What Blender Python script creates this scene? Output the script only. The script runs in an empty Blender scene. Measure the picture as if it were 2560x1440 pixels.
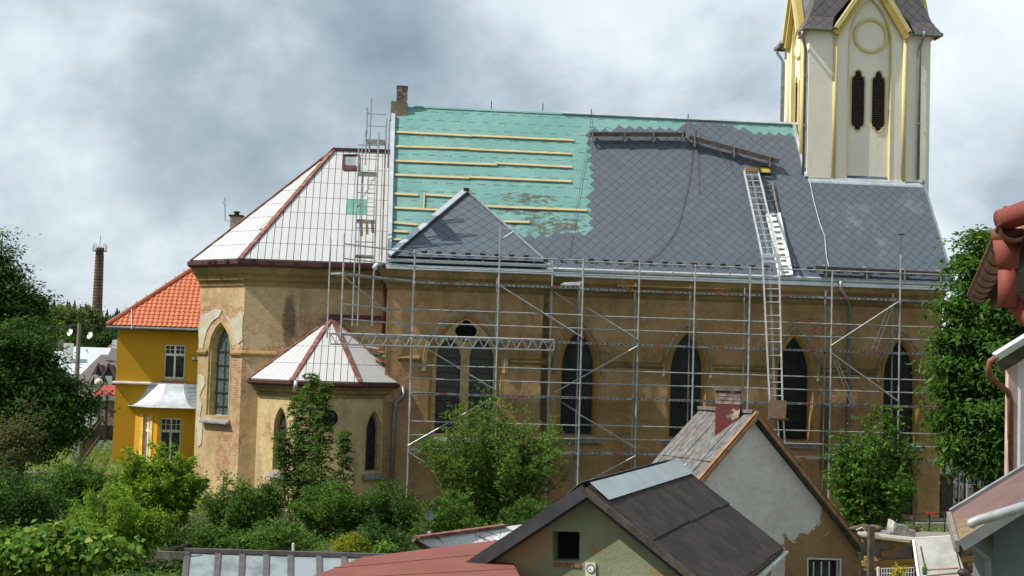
import bpy, math, random
import numpy as np
from mathutils import Vector
from mathutils.geometry import tessellate_polygon
random.seed(7); RNG = np.random.default_rng(11)
sc = bpy.context.scene
COL = sc.collection

# ------------------------------------------------------------------ camera
FPX = 3500.0; HD = math.radians(5.5); PT = math.atan((910 - 720) / FPX); RL = math.radians(1.72); CZ = 5.4
CF = np.array([math.sin(HD)*math.cos(PT), math.cos(HD)*math.cos(PT), math.sin(PT)])
_R0 = np.array([math.cos(HD), -math.sin(HD), 0.0]); _U0 = np.cross(_R0, CF)
CR = math.cos(RL)*_R0 + math.sin(RL)*_U0
CU = -math.sin(RL)*_R0 + math.cos(RL)*_U0
CC = np.array([0, 0, CZ])
cd = bpy.data.cameras.new('camera'); cam = bpy.data.objects.new('camera', cd); COL.objects.link(cam)
cd.sensor_width = 36; cd.lens = FPX/2560*36; cd.clip_start = 0.3; cd.clip_end = 5000
from mathutils import Matrix
cam.matrix_world = Matrix(((CR[0], CU[0], -CF[0], 0), (CR[1], CU[1], -CF[1], 0), (CR[2], CU[2], -CF[2], CZ), (0, 0, 0, 1)))
sc.camera = cam

# ------------------------------------------------------------------ sky and sun
SUN_EL = math.radians(50)
sdir = Vector((-math.cos(math.radians(9)), -math.sin(math.radians(9)), 0)) * math.cos(SUN_EL) + Vector((0, 0, math.sin(SUN_EL)))
world = bpy.data.worlds.new('World'); sc.world = world; world.use_nodes = True
wn = world.node_tree.nodes; wl = world.node_tree.links; wn.clear()
def wnode(t, **k):
    n = wn.new(t)
    for a, b in k.items(): setattr(n, a, b)
    return n
wo = wnode('ShaderNodeOutputWorld'); wb = wnode('ShaderNodeBackground'); wb.inputs[1].default_value = 0.12
wl.new(wb.outputs[0], wo.inputs[0])
sky = wnode('ShaderNodeTexSky'); sky.sky_type = 'NISHITA'; sky.sun_disc = False
sky.sun_elevation = SUN_EL; sky.sun_rotation = math.atan2(sdir.x, sdir.y)
tc = wnode('ShaderNodeTexCoord')
mp = wnode('ShaderNodeMapping'); mp.inputs['Scale'].default_value = (1, 1, 1.35); mp.inputs['Location'].default_value = (18.92, 11.58, 14.58)
wl.new(tc.outputs['Generated'], mp.inputs[0])
n1 = wnode('ShaderNodeTexNoise'); n1.inputs['Scale'].default_value = 5.0; n1.inputs['Detail'].default_value = 9; n1.inputs['Roughness'].default_value = .56; n1.inputs['Distortion'].default_value = .15
n2 = wnode('ShaderNodeTexNoise'); n2.inputs['Scale'].default_value = 1.9; n2.inputs['Detail'].default_value = 6; n2.inputs['Roughness'].default_value = .5
wl.new(mp.outputs[0], n1.inputs[0]); wl.new(mp.outputs[0], n2.inputs[0])
r1 = wnode('ShaderNodeValToRGB'); e = r1.color_ramp.elements
K = 5.7
e[0].position = .36; e[0].color = (.17*K, .225*K, .28*K, 1)
e[1].position = .64; e[1].color = (.74*K, .79*K, .82*K, 1)
q = e.new(.46); q.color = (.34*K, .41*K, .465*K, 1)
q = e.new(.54); q.color = (.58*K, .645*K, .69*K, 1)
mxn = wnode('ShaderNodeMath', operation='MULTIPLY_ADD'); mxn.inputs[1].default_value = .5
mx2 = wnode('ShaderNodeMath', operation='MULTIPLY'); mx2.inputs[1].default_value = .5
wl.new(n1.outputs[0], mxn.inputs[0]); wl.new(n2.outputs[0], mx2.inputs[0]); wl.new(mx2.outputs[0], mxn.inputs[2])
wl.new(mxn.outputs[0], r1.inputs[0])
mx = wnode('ShaderNodeMix', data_type='RGBA'); mx.inputs[0].default_value = .96
wl.new(sky.outputs[0], mx.inputs[6]); wl.new(r1.outputs[0], mx.inputs[7]); wl.new(mx.outputs[2], wb.inputs[0])
sl = bpy.data.lights.new('sun', 'SUN'); sl.energy = 3.3; sl.angle = math.radians(.6); sl.color = (1, .95, .86)
so = bpy.data.objects.new('sun', sl); COL.objects.link(so); so.rotation_euler = sdir.to_track_quat('Z', 'Y').to_euler()
so.location = (0, 0, 60)
sc.view_settings.view_transform = 'Standard'; sc.view_settings.look = 'None'
sc.view_settings.exposure = 0.95; sc.view_settings.gamma = 1
sc.cycles.max_bounces = 6; sc.cycles.transparent_max_bounces = 6

# ------------------------------------------------------------------ pixel helpers (photo pixel -> direction)
def ray(x, y): return CF + (x-1280)/FPX*CR - (y-720)/FPX*CU
def atY(x, y, Y): d = ray(x, y); return Vector(CC + d*(Y/d[1]))
def atZ(x, y, z): d = ray(x, y); return Vector(CC + d*((z-CZ)/d[2]))
def atD(x, y, D): return Vector(CC + ray(x, y)*D)
def atP(x, y, p, n):
    d = ray(x, y); n = np.array(n); return Vector(CC + d*(np.dot(np.array(p)-CC, n)/np.dot(d, n)))
def pr(p):
    v = np.array(p) - CC; z = v@CF
    return (1280+FPX*(v@CR)/z, 720-FPX*(v@CU)/z)
def V(*a): return Vector(a)

# ------------------------------------------------------------------ materials
MATS = {}
class NT:
    def __init__(s, name):
        s.m = bpy.data.materials.new(name); s.m.use_nodes = True; MATS[name] = s.m
        s.n = s.m.node_tree.nodes; s.l = s.m.node_tree.links
        s.b = s.n['Principled BSDF']; s.out = s.n['Material Output']
        s.g = s.n.new('ShaderNodeNewGeometry')
    def node(s, t, **k):
        n = s.n.new(t)
        for a, b in k.items(): setattr(n, a, b)
        return n
    def inp(s, sock, v):
        if isinstance(v, bpy.types.NodeSocket): s.l.new(v, sock)
        elif isinstance(v, (tuple, list)) and len(v) == 3 and sock.type == 'RGBA': sock.default_value = (*v, 1)
        else: sock.default_value = v
    def pos(s): return s.g.outputs['Position']
    def math(s, op, a, b=0.0, clamp=False):
        n = s.node('ShaderNodeMath', operation=op); n.use_clamp = clamp; s.inp(n.inputs[0], a); s.inp(n.inputs[1], b); return n.outputs[0]
    def noise(s, scale, detail=5, rough=.6, vec=None, stretch=None, dist=0.):
        v = vec or s.pos()
        if stretch:
            m = s.node('ShaderNodeMapping'); m.inputs['Scale'].default_value = stretch; s.l.new(v, m.inputs[0]); v = m.outputs[0]
        n = s.node('ShaderNodeTexNoise'); n.inputs['Scale'].default_value = scale; n.inputs['Detail'].default_value = detail
        n.inputs['Roughness'].default_value = rough; n.inputs['Distortion'].default_value = dist; s.l.new(v, n.inputs[0]); return n.outputs[0]
    def ramp(s, f, a, b):
        n = s.node('ShaderNodeMapRange'); s.inp(n.inputs[0], f); n.inputs[1].default_value = a; n.inputs[2].default_value = b; n.clamp = True
        n.interpolation_type = 'SMOOTHSTEP'; return n.outputs[0]
    def mix(s, f, a, b, mode='MIX'):
        n = s.node('ShaderNodeMix', data_type='RGBA'); n.blend_type = mode; s.inp(n.inputs[0], f); s.inp(n.inputs[6], a); s.inp(n.inputs[7], b); return n.outputs[2]
    def sep(s):
        n = s.node('ShaderNodeSeparateXYZ'); s.l.new(s.pos(), n.inputs[0]); return n.outputs
    def rnd(s): return s.g.outputs['Random Per Island']
    def orn(s): return s.node('ShaderNodeObjectInfo').outputs['Random']
    def bump(s, h, strength=.4, dist=.02):
        n = s.node('ShaderNodeBump'); n.inputs['Strength'].default_value = strength; n.inputs['Distance'].default_value = dist
        s.l.new(h, n.inputs['Height']); s.l.new(n.outputs[0], s.b.inputs['Normal'])
    def fin(s, col, rough=.8, metal=0., spec=.3):
        s.inp(s.b.inputs['Base Color'], col); s.inp(s.b.inputs['Roughness'], rough); s.inp(s.b.inputs['Metallic'], metal)
        s.b.inputs['Specular IOR Level'].default_value = spec
        return s.m
def blob(t, ells):
    """largest of several soft ellipses in world X-Z (worn patches and painted shade with a place of their own)"""
    x, y, z = t.sep(); out = None
    for (cx, cz, rx, rz) in ells:
        a = t.math('DIVIDE', t.math('SUBTRACT', x, cx), rx); b = t.math('DIVIDE', t.math('SUBTRACT', z, cz), rz)
        d = t.math('SUBTRACT', 1.0, t.math('ADD', t.math('MULTIPLY', a, a), t.math('MULTIPLY', b, b)), True)
        out = d if out is None else t.math('MAXIMUM', out, d)
    return out
def simple(name, c, c2=None, scale=3, rough=.8, metal=0., bumps=0., bscale=30, spec=.3, stretch=None, lo=.35, hi=.65, per=0.):
    t = NT(name); c2 = c2 or tuple(x*.7 for x in c)
    col = t.mix(t.ramp(t.noise(scale, stretch=stretch), lo, hi), c, c2)
    if per: col = t.mix(t.math('MULTIPLY', t.orn(), per), col, (0, 0, 0))
    if bumps: t.bump(t.noise(bscale), bumps)
    return t.fin(col, rough, metal, spec)
def plaster(name, a, b, bricks=.60, brick_ells=(), stain_shade_ells=(), moss=0., brickcol=((.34, .13, .065), (.22, .085, .05))):
    t = NT(name); x, y, z = t.sep()
    col = t.mix(t.ramp(t.noise(.55, 7, .62), .36, .66), a, b)
    col = t.mix(t.math('MULTIPLY', t.ramp(t.noise(5, 8, .75), .42, .68), .5), col, tuple(k*.6 for k in b))
    col = t.mix(t.math('MULTIPLY', t.ramp(t.noise(1.3, 5, .6, stretch=(1, 1, .18)), .48, .75), .42), col, (.09, .075, .05))
    col = t.mix(t.math('MULTIPLY', t.ramp(t.noise(2.2, 8, .7), .58, .66), .45), col, tuple(min(1, k*1.5) for k in a))
    cb = t.node('ShaderNodeCombineXYZ')
    t.l.new(t.math('SUBTRACT', x, t.math('MULTIPLY', y, .4)), cb.inputs[0]); t.l.new(z, cb.inputs[1])
    bt = t.node('ShaderNodeTexBrick'); t.l.new(cb.outputs[0], bt.inputs[0])
    bt.inputs['Color1'].default_value = (*brickcol[0], 1); bt.inputs['Color2'].default_value = (*brickcol[1], 1); bt.inputs['Mortar'].default_value = (.36, .28, .2, 1)
    bt.inputs['Scale'].default_value = 1; bt.inputs['Mortar Size'].default_value = .011; bt.inputs['Brick Width'].default_value = .28; bt.inputs['Row Height'].default_value = .085
    bcol = t.mix(t.math('MULTIPLY', t.ramp(t.noise(4, 6, .7), .38, .66), .75), bt.outputs[0], a)
    nz = t.noise(.9, 9, .66)
    if brick_ells: nz = t.math('ADD', nz, t.math('MULTIPLY', blob(t, brick_ells), .22))
    mask = t.math('MULTIPLY', t.ramp(nz, bricks-.03, bricks+.06), .85)
    col = t.mix(mask, col, bcol)
    if moss: col = t.mix(t.math('MULTIPLY', t.ramp(t.noise(1.1, 6), .45, .7), moss), col, (.13, .14, .05))
    if stain_shade_ells:
        s = t.ramp(t.math('ADD', blob(t, stain_shade_ells), t.math('MULTIPLY', t.math('SUBTRACT', t.noise(5, 7), .5), .8)), .2, .8)
        col = t.mix(t.math('MULTIPLY', s, .72), col, (.05, .045, .035))
    h = t.math('ADD', t.math('MULTIPLY', mask, -.8), t.math('MULTIPLY', t.noise(22, 4), .35))
    t.bump(h, .6, .02)
    return t.fin(col, .92, 0, .15)

M_nave = plaster('nave plaster', (.46, .30, .15), (.345, .21, .095), .61, brick_ells=[(17.4, 4.6, 1.5, 1.2), (1.0, 4.3, 1.0, 2.0), (6.3, 7.2, .3, 1.4), (16.2, 7.2, .9, .8), (17.6, 1.5, 2.5, 1.2), (.6, 1.5, .6, 2)], stain_shade_ells=[(6.25, 5, .3, 4), (16.95, 3, .28, 3)], moss=.1)  # first dark ellipse paints the shadow of the bay return into the wall colour
M_apse = plaster('apse plaster', (.50, .37, .21), (.39, .27, .145), .61, brick_ells=[(-6.3, 6.9, 1.4, .7), (-3.4, 5.4, 1.6, .8), (-5.1, 4.5, .55, 1.6), (-5.3, 1.8, .6, 1.8), (-6.2, 1.0, 1.6, .5), (-2.3, 6.4, .9, .8)], stain_shade_ells=[(-3.2, 6.75, .34, 1.35)], moss=.08)
M_annex = plaster('annex plaster', (.56, .43, .24), (.45, .32, .16), .66, brick_ells=[(-3.7, 3.0, .5, .8), (.55, 3.0, .35, 1.6), (-3.3, .9, 1.0, .9)], moss=.05)
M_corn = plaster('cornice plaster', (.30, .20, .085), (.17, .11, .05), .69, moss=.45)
M_trim = simple('window surround plaster', (.50, .38, .18), (.36, .26, .12), 4, .9, bumps=.4)
M_trimc = simple('pale stone hood', (.34, .27, .17), (.22, .17, .10), 4, .9, bumps=.4)
M_ochre = simple('orange ochre jamb', (.42, .23, .06), (.32, .2, .08), 3, .9, bumps=.3)
M_cement = simple('grey cement patch', (.50, .46, .37), (.40, .36, .28), 2.5, .95, bumps=.5)
M_sill = simple('slate sill', (.24, .24, .23), (.15, .15, .145), 5, .55)
M_glass = simple('old leaded glass', (.010, .013, .014), (.022, .025, .026), 3, .35, spec=.22)
def lattice_glass(name, c0, c1, lead):
    t = NT(name); x, y, z = t.sep()
    u = t.math('SUBTRACT', x, t.math('MULTIPLY', y, .4))
    a = t.math('FRACT', t.math('MULTIPLY', t.math('ADD', u, t.math('MULTIPLY', z, .7)), 6.0)); b = t.math('FRACT', t.math('MULTIPLY', t.math('SUBTRACT', u, t.math('MULTIPLY', z, .7)), 6.0))
    m = t.math('MAXIMUM', t.math('LESS_THAN', a, .12), t.math('LESS_THAN', b, .12))
    col = t.mix(m, t.mix(t.ramp(t.noise(7), .35, .65), c0, c1), lead)
    return t.fin(col, t.mix(m, (.25,)*3, (.6,)*3), 0, .5)
M_glass_a = lattice_glass('leaded green glass', (.05, .085, .08), (.10, .14, .13), (.02, .025, .025))
M_glass_d = lattice_glass('leaded brown glass', (.055, .05, .042), (.028, .025, .022), (.010, .010, .010))
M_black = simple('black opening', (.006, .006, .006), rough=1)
M_iron = simple('dark iron', (.03, .028, .028), (.05, .04, .035), 6, .6, .3)
M_zinc = simple('new zinc sheet', (.60, .64, .67), (.46, .51, .55), 2, .45, .55, spec=.5)
M_zincd = simple('dull zinc', (.36, .39, .41), (.26, .29, .31), 3, .45, .6, spec=.5)
M_galv = simple('galvanised tube', (.40, .42, .42), (.27, .29, .29), 5, .5, .4, spec=.5)
M_deck = simple('galvanised deck', (.38, .39, .39), (.22, .22, .22), 6, .5, .5)
M_alu = simple('ladder aluminium', (.68, .69, .70), (.52, .53, .54), 6, .38, .5)
M_red = simple('red tag', (.55, .05, .03), rough=.6)
M_rope = simple('red rope', (.16, .03, .035), rough=.9)
M_cable = simple('pale cable', (.55, .56, .57), rough=.7)
M_wood = simple('fresh batten wood', (.52, .42, .24), (.42, .33, .17), 5, .75, stretch=(.4, 4, 4), bumps=.2)
M_woodo = simple('orange plank', (.42, .24, .1), (.3, .17, .07), 4, .8, stretch=(.5, 4, 4))
M_woodd = simple('dark weathered wood', (.085, .068, .055), (.045, .036, .03), 5, .9, bumps=.4)
M_woodg = simple('grey weathered wood', (.24, .22, .19), (.14, .125, .105), 4, .9, stretch=(4, 4, .6), bumps=.4)
M_rust = simple('rusty brown paint', (.15, .052, .04), (.27, .16, .12), 5, .75, lo=.45, hi=.7, bumps=.3)
M_rustd = simple('dark red painted gutter', (.105, .03, .03), (.06, .02, .02), 4, .5)
M_clip = simple('dark clip', (.025, .022, .022), rough=.6)
def roof_membrane():
    t = NT('green roofing membrane'); x, y, z = t.sep()
    base = t.mix(t.ramp(t.noise(.8, 6), .35, .7), (.118, .262, .24), (.155, .31, .285))
    base = t.mix(t.math('MULTIPLY', t.ramp(t.noise(7, 6, .7, stretch=(1, 1, 2.5)), .5, .75), .35), base, (.10, .22, .19))
    # printed dashes in rows up the slope
    r = t.math('DIVIDE', t.math('SUBTRACT', z, t.math('MULTIPLY', x, .004)), .395)
    fr = t.math('FRACT', r); row = t.math('LESS_THAN', fr, .10)
    d = t.math('FRACT', t.math('ADD', t.math('MULTIPLY', x, 1.62), t.math('MULTIPLY', t.math('FLOOR', r), .37)))
    dash = t.math('MULTIPLY', row, t.math('GREATER_THAN', d, .5))
    dash = t.math('MULTIPLY', dash, t.ramp(t.noise(9, 3), .34, .46))
    base = t.mix(t.math('MULTIPLY', dash, .9), base, (.05, .13, .12))
    dirt = t.ramp(t.math('ADD', t.noise(3.2, 9, .75, stretch=(1, 1, 2.6)), t.math('MULTIPLY', t.math('SUBTRACT', blob(t, [(6.6, 10.6, 3.2, 1.0), (5.6, 11.75, 2.3, .5), (5.6, 11.25, 2.9, .4), (8.4, 10.4, 1.0, 1.2)]), 1.0), .34)), .44, .50)
    base = t.mix(t.math('MULTIPLY', dirt, .85), base, (.075, .06, .045))
    t.bump(t.math('ADD', t.noise(3.5, 4, .5, stretch=(.6, 1, 1.8), dist=1.2), t.math('MULTIPLY', t.noise(40, 2), .12)), .5, .06)
    return t.fin(base, .62, 0, .35)
M_memb = roof_membrane()
def slate_mat(name, c, c2, pale=True):
    t = NT(name)
    col = t.mix(t.orn(), c, c2)
    col = t.mix(t.math('MULTIPLY', t.rnd(), .35), col, tuple(k*.75 for k in c))
    if pale: col = t.mix(t.math('MULTIPLY', t.ramp(t.math('ADD', t.noise(1.6, 8, .75), t.math('MULTIPLY', blob(t, [(18.8, 11.6, 1.9, 1.1), (19.2, 10.4, .6, 1.4), (20.9, 12.2, .8, .9)]), .16)), .62, .78), .22), col, (.30, .32, .34))
    t.bump(t.noise(60, 3), .12, .01)
    return t.fin(col, .52, 0, .45)
M_slate = slate_mat('grey fibre slate', (.078, .096, .122), (.088, .106, .132))
M_slateu = simple('slate joint shadow', (.03, .033, .038), rough=.8)
M_towslate = slate_mat('old tower slate', (.075, .07, .075), (.10, .09, .095), False)
M_sheet = NT('white sheet metal')
_c = M_sheet.mix(M_sheet.math('MULTIPLY', M_sheet.orn(), .5), (.475, .48, .485), (.40, .405, .41))
_c = M_sheet.mix(M_sheet.math('MULTIPLY', M_sheet.ramp(M_sheet.noise(3, 7, .7), .5, .8), .35), _c, (.5, .45, .40)); M_sheet.bump(M_sheet.noise(1.5, 3), .1, .02)
M_sheet = M_sheet.fin(_c, .5, 0, .4)
M_sheetu = simple('dark gap under sheets', (.10, .085, .08), rough=.9)
M_green = simple('mint panel', (.12, .33, .27), rough=.5)
M_cream = NT('cream tower render')
_c = M_cream.mix(M_cream.ramp(M_cream.noise(.7, 7), .35, .7), (.76, .71, .60), (.70, .65, .55))
_c = M_cream.mix(M_cream.math('MULTIPLY', M_cream.ramp(M_cream.noise(2.6, 7, .7, stretch=(1, 1, .12)), .56, .8), .35), _c, (.40, .375, .33)); M_cream.bump(M_cream.noise(26, 4), .55, .02)
M_cream = M_cream.fin(_c, .95, 0, .1)
M_yel = simple('yellow trim paint', (.60, .50, .22), (.54, .46, .22), 2, .85, bumps=.2)
M_yeld = simple('golden cornice paint', (.50, .36, .09), (.44, .33, .10), 2, .8)
M_louv = simple('brown louvre', (.05, .033, .027), (.035, .023, .02), 8, .7)
M_pipe = simple('grey downpipe', (.23, .245, .25), (.17, .18, .185), 4, .5, .4)
M_ygw = NT('mustard house render')
_c = M_ygw.mix(M_ygw.ramp(M_ygw.noise(.5, 6), .35, .7), (.54, .29, .022), (.50, .265, .02)); M_ygw.bump(M_ygw.noise(30, 3), .3, .01); M_ygw = M_ygw.fin(_c, .9, 0, .15)
M_ylt = simple('light yellow trim', (.72, .48, .12), rough=.85)
M_tileo = NT('orange clay tile')
_c = M_tileo.mix(M_tileo.orn(), (.46, .125, .05), (.36, .095, .04)); _c = M_tileo.mix(M_tileo.math('MULTIPLY', M_tileo.rnd(), .4), _c, (.55, .17, .07)); M_tileo = M_tileo.fin(_c, .6, 0, .4)
M_white = simple('white paint', (.74, .74, .72), (.66, .66, .64), 3, .6)
M_whitep = simple('white wall', (.70, .71, .71), (.62, .63, .63), 1, .9, bumps=.2)
M_roomdark = simple('dark window pane', (.03, .035, .04), (.06, .065, .07), 3, .12, spec=.5)
M_grass = simple('meadow ground', (.075, .11, .025), (.13, .12, .05), .35, .95, bumps=.5, bscale=8)
M_asph = simple('asphalt', (.12, .12, .12), (.085, .085, .085), 1, .9)
M_soil = simple('garden soil', (.05, .045, .03), (.075, .08, .03), 1.5, .95, bumps=.5)

# ------------------------------------------------------------------ mesh builder, things, parts
WL = {}
class MB:
    def __init__(s): s.v = []; s.f = []
    def add(s, vs, fs):
        b = len(s.v); s.v += [Vector(p) for p in vs]; s.f += [tuple(i+b for i in f) for f in fs]; return s
    def poly(s, pts): return s.add(pts, [tuple(range(len(pts)))])
    def prism(s, pts, vec):
        n = len(pts); vec = Vector(vec); vs = [Vector(p) for p in pts] + [Vector(p)+vec for p in pts]
        return s.add(vs, [tuple(range(n))[::-1], tuple(range(n, 2*n))] + [(i, (i+1) % n, n+(i+1) % n, n+i) for i in range(n)])
    def box(s, c, sx, sy, sz, ang=0.):
        ca, sa = math.cos(ang), math.sin(ang); c = Vector(c)
        P = [V(x*sx/2, y*sy/2, 0) for x, y in ((-1, -1), (1, -1), (1, 1), (-1, 1))]
        P = [c + V(p.x*ca-p.y*sa, p.x*sa+p.y*ca, -sz/2) for p in P]
        return s.prism(P, (0, 0, sz))
    def beam(s, a, b, w, h, up=(0, 0, 1)):
        a, b, up = Vector(a), Vector(b), Vector(up); d = (b-a).normalized(); sd = d.cross(up)
        if sd.length < 1e-4: sd = d.cross(V(1, 0, 0))
        sd.normalize(); u = sd.cross(d)
        P = [a+sd*(x*w/2)+u*(y*h/2) for x, y in ((-1, -1), (1, -1), (1, 1), (-1, 1))]
        return s.prism(P, b-a)
    def tube(s, pts, r, n=6, cap=True):
        pts = [Vector(p) for p in pts]; m = len(pts); rs = r if isinstance(r, (list, tuple)) else [r]*m
        ref = None; vs = []
        for i, p in enumerate(pts):
            d = (pts[min(i+1, m-1)]-pts[max(i-1, 0)]).normalized()
            if ref is None: ref = d.orthogonal().normalized()
            ref = (ref - d*ref.dot(d)).normalized(); q = d.cross(ref)
            vs += [p + (ref*math.cos(2*math.pi*k/n)+q*math.sin(2*math.pi*k/n))*rs[i] for k in range(n)]
        fs = [(i*n+k, i*n+(k+1) % n, (i+1)*n+(k+1) % n, (i+1)*n+k) for i in range(m-1) for k in range(n)]
        if cap: fs += [tuple(range(n))[::-1], tuple(range((m-1)*n, m*n))]
        return s.add(vs, fs)
    def loft(s, rings, closed=True):
        n = len(rings[0]); vs = [p for r in rings for p in r]
        fs = [(i*n+k, i*n+(k+1) % n, (i+1)*n+(k+1) % n, (i+1)*n+k) for i in range(len(rings)-1) for k in range(n if closed else n-1)]
        return s.add(vs, fs)
    def lathe(s, c, prof, n=12):
        c = Vector(c); return s.loft([[c+V(r*math.cos(2*math.pi*k/n), r*math.sin(2*math.pi*k/n), z) for k in range(n)] for r, z in prof])
    def mesh(s, name, off=V(0, 0, 0), mat=None, smooth=False):
        me = bpy.data.meshes.new(name); me.from_pydata([tuple(p-off) for p in s.v], [], s.f); me.update()
        if mat: me.materials.append(mat)
        if smooth: me.polygons.foreach_set('use_smooth', [True]*len(me.polygons))
        return me
    def build(s, name, mat, parent=None, smooth=False, at=None):
        off = WL[parent.name] if parent else (Vector(at) if at is not None else V(0, 0, 0))
        o = bpy.data.objects.new(name, s.mesh(name, off, mat, smooth)); COL.objects.link(o)
        if parent: o.parent = parent; WL[o.name] = off
        else: o.location = off; WL[o.name] = off
        return o
def link_mesh(name, me, parent, pos):
    o = bpy.data.objects.new(name, me); COL.objects.link(o); o.parent = parent; o.location = Vector(pos)-WL[parent.name]; WL[o.name] = WL[parent.name]; return o
def tag(o, label=None, cat=None, group=None, kind=None):
    if label: o['label'] = label
    if cat: o['category'] = cat
    if group: o['group'] = group
    if kind: o['kind'] = kind
    return o
def thing(name, label, cat, loc, group=None):
    o = bpy.data.objects.new(name, None); COL.objects.link(o); o.location = Vector(loc); WL[o.name] = Vector(loc); o.empty_display_size = .3
    return tag(o, label, cat, group)
def sweep(path, prof, closed_prof=True):
    """plan path (x,y) with mitred corners; prof = list of (outward, z); outward = right-hand side of travel"""
    P = [Vector(p) for p in path]; rings = []
    for i, p in enumerate(P):
        d0 = (P[i]-P[i-1]).normalized() if i else None; d1 = (P[i+1]-P[i]).normalized() if i < len(P)-1 else None
        n0 = Vector((d0.y, -d0.x)) if d0 else None; n1 = Vector((d1.y, -d1.x)) if d1 else None
        if n0 is None: m = n1
        elif n1 is None: m = n0
        else: m = (n0+n1).normalized(); m = m/max(.3, m.dot(n1))
        rings.append([V(p.x+m.x*o, p.y+m.y*o, z) for o, z in prof])
    b = MB(); b.loft(rings, closed_prof)
    if closed_prof: b.poly(rings[0][::-1]); b.poly(rings[-1])
    return b
def arch(cx, w, z0, zs, za, n=7):
    a = w/2; h = za-zs; R = (a*a+h*h)/(2*a); pts = [(cx-a, z0), (cx-a, zs)]
    th = math.atan2(h, R-a)
    for i in range(1, n+1):
        t = th*i/n; pts.append((cx-a+R-R*math.cos(t), zs+R*math.sin(t)))
    for i in range(n-1, -1, -1):
        t = th*i/n; pts.append((cx+a-R+R*math.cos(t), zs+R*math.sin(t)))
    pts.append((cx+a, z0)); return pts
def circ(cx, cz, r, n=20): return [(cx+r*math.cos(2*math.pi*k/n), cz+r*math.sin(2*math.pi*k/n)) for k in range(n)]
class WallF:
    """vertical wall frame: plan p0 -> p1 seen left to right from outside"""
    def __init__(s, p0, p1):
        s.p0 = Vector(p0); d = Vector(p1)-s.p0; s.L = d.length; s.d = d.normalized(); s.n = Vector((s.d.y, -s.d.x))
    def pt(s, u, z, dep=0.):  # dep > 0 goes into the wall
        return V(s.p0.x+s.d.x*u-s.n.x*dep, s.p0.y+s.d.y*u-s.n.y*dep, z)
    def uz(s, x, y):
        p = atP(x, y, (s.p0.x, s.p0.y, 0), (s.n.x, s.n.y, 0)); return ((p.xy-s.p0).dot(s.d), p.z)
    def panel(s, outer, holes=(), depth=.35, dep=0., b=None):
        b = b or MB(); loops = [[V(u, z, 0) for u, z in L] for L in (outer, *holes)]
        flat = [p for L in loops for p in L]; tri = tessellate_polygon(loops)
        b.add([s.pt(p.x, p.y, dep) for p in flat], [tuple(t) for t in tri])
        for h in holes: b.loft([[s.pt(u, z, dep) for u, z in h], [s.pt(u, z, dep+depth) for u, z in h]])
        return b
    def loft(s, outl, closed=False, b=None):
        b = b or MB(); b.loft([[s.pt(u, z, d) for u, z in o] for o, d in outl], closed); return b
    def fill(s, outl, dep, b=None):
        b = b or MB(); lo = [V(u, z, 0) for u, z in outl]; b.add([s.pt(u, z, dep) for u, z in outl], [tuple(t) for t in tessellate_polygon([lo])]); return b
def clip2(poly, a, b):
    """keep the part of poly on the left of a->b"""
    out = []; n = len(poly)
    sd = lambda p: (b[0]-a[0])*(p[1]-a[1])-(b[1]-a[1])*(p[0]-a[0])
    for i in range(n):
        p, q = poly[i], poly[(i+1) % n]; sp, sq = sd(p), sd(q)
        if sp >= 0: out.append(p)
        if (sp >= 0) != (sq >= 0):
            t = sp/(sp-sq); out.append((p[0]+(q[0]-p[0])*t, p[1]+(q[1]-p[1])*t))
    return out
def area2(p): return .5*sum(p[i][0]*p[(i+1) % len(p)][1]-p[(i+1) % len(p)][0]*p[i][1] for i in range(len(p)))
def inpoly(x, y, P):
    c = False; j = len(P)-1
    for i in range(len(P)):
        if (P[i][1] > y) != (P[j][1] > y) and x < (P[j][0]-P[i][0])*(y-P[i][1])/(P[j][1]-P[i][1])+P[i][0]: c = not c
        j = i
    return c
class Facet:
    """a sloping roof plane: origin at eave, u along the eave, v up the slope"""
    def __init__(s, o, udir, up_pt):
        s.o = Vector(o); s.u = Vector(udir).normalized(); w = Vector(up_pt)-s.o; s.v = (w-s.u*w.dot(s.u)).normalized(); s.n = s.u.cross(s.v)
    def pt(s, u, v, h=0.): return s.o+s.u*u+s.v*v+s.n*h
    def uv(s, p): w = Vector(p)-s.o; return (w.dot(s.u), w.dot(s.v))
    def px(s, x, y, h=0.):
        p = atP(x, y, s.o+s.n*h, s.n); return p
    def slab(s, poly, h0, h1, tilt=0.):
        vm = max(p[1] for p in poly); vn = min(p[1] for p in poly)
        b = MB(); n = len(poly)
        lo = [s.pt(u, v, h0) for u, v in poly]; hi = [s.pt(u, v, h1+tilt*(vm-v)/(vm-vn+1e-6)) for u, v in poly]
        return b.add(lo+hi, [tuple(range(n, 2*n))]+[(i, (i+1) % n, n+(i+1) % n, n+i) for i in range(n)])
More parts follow.
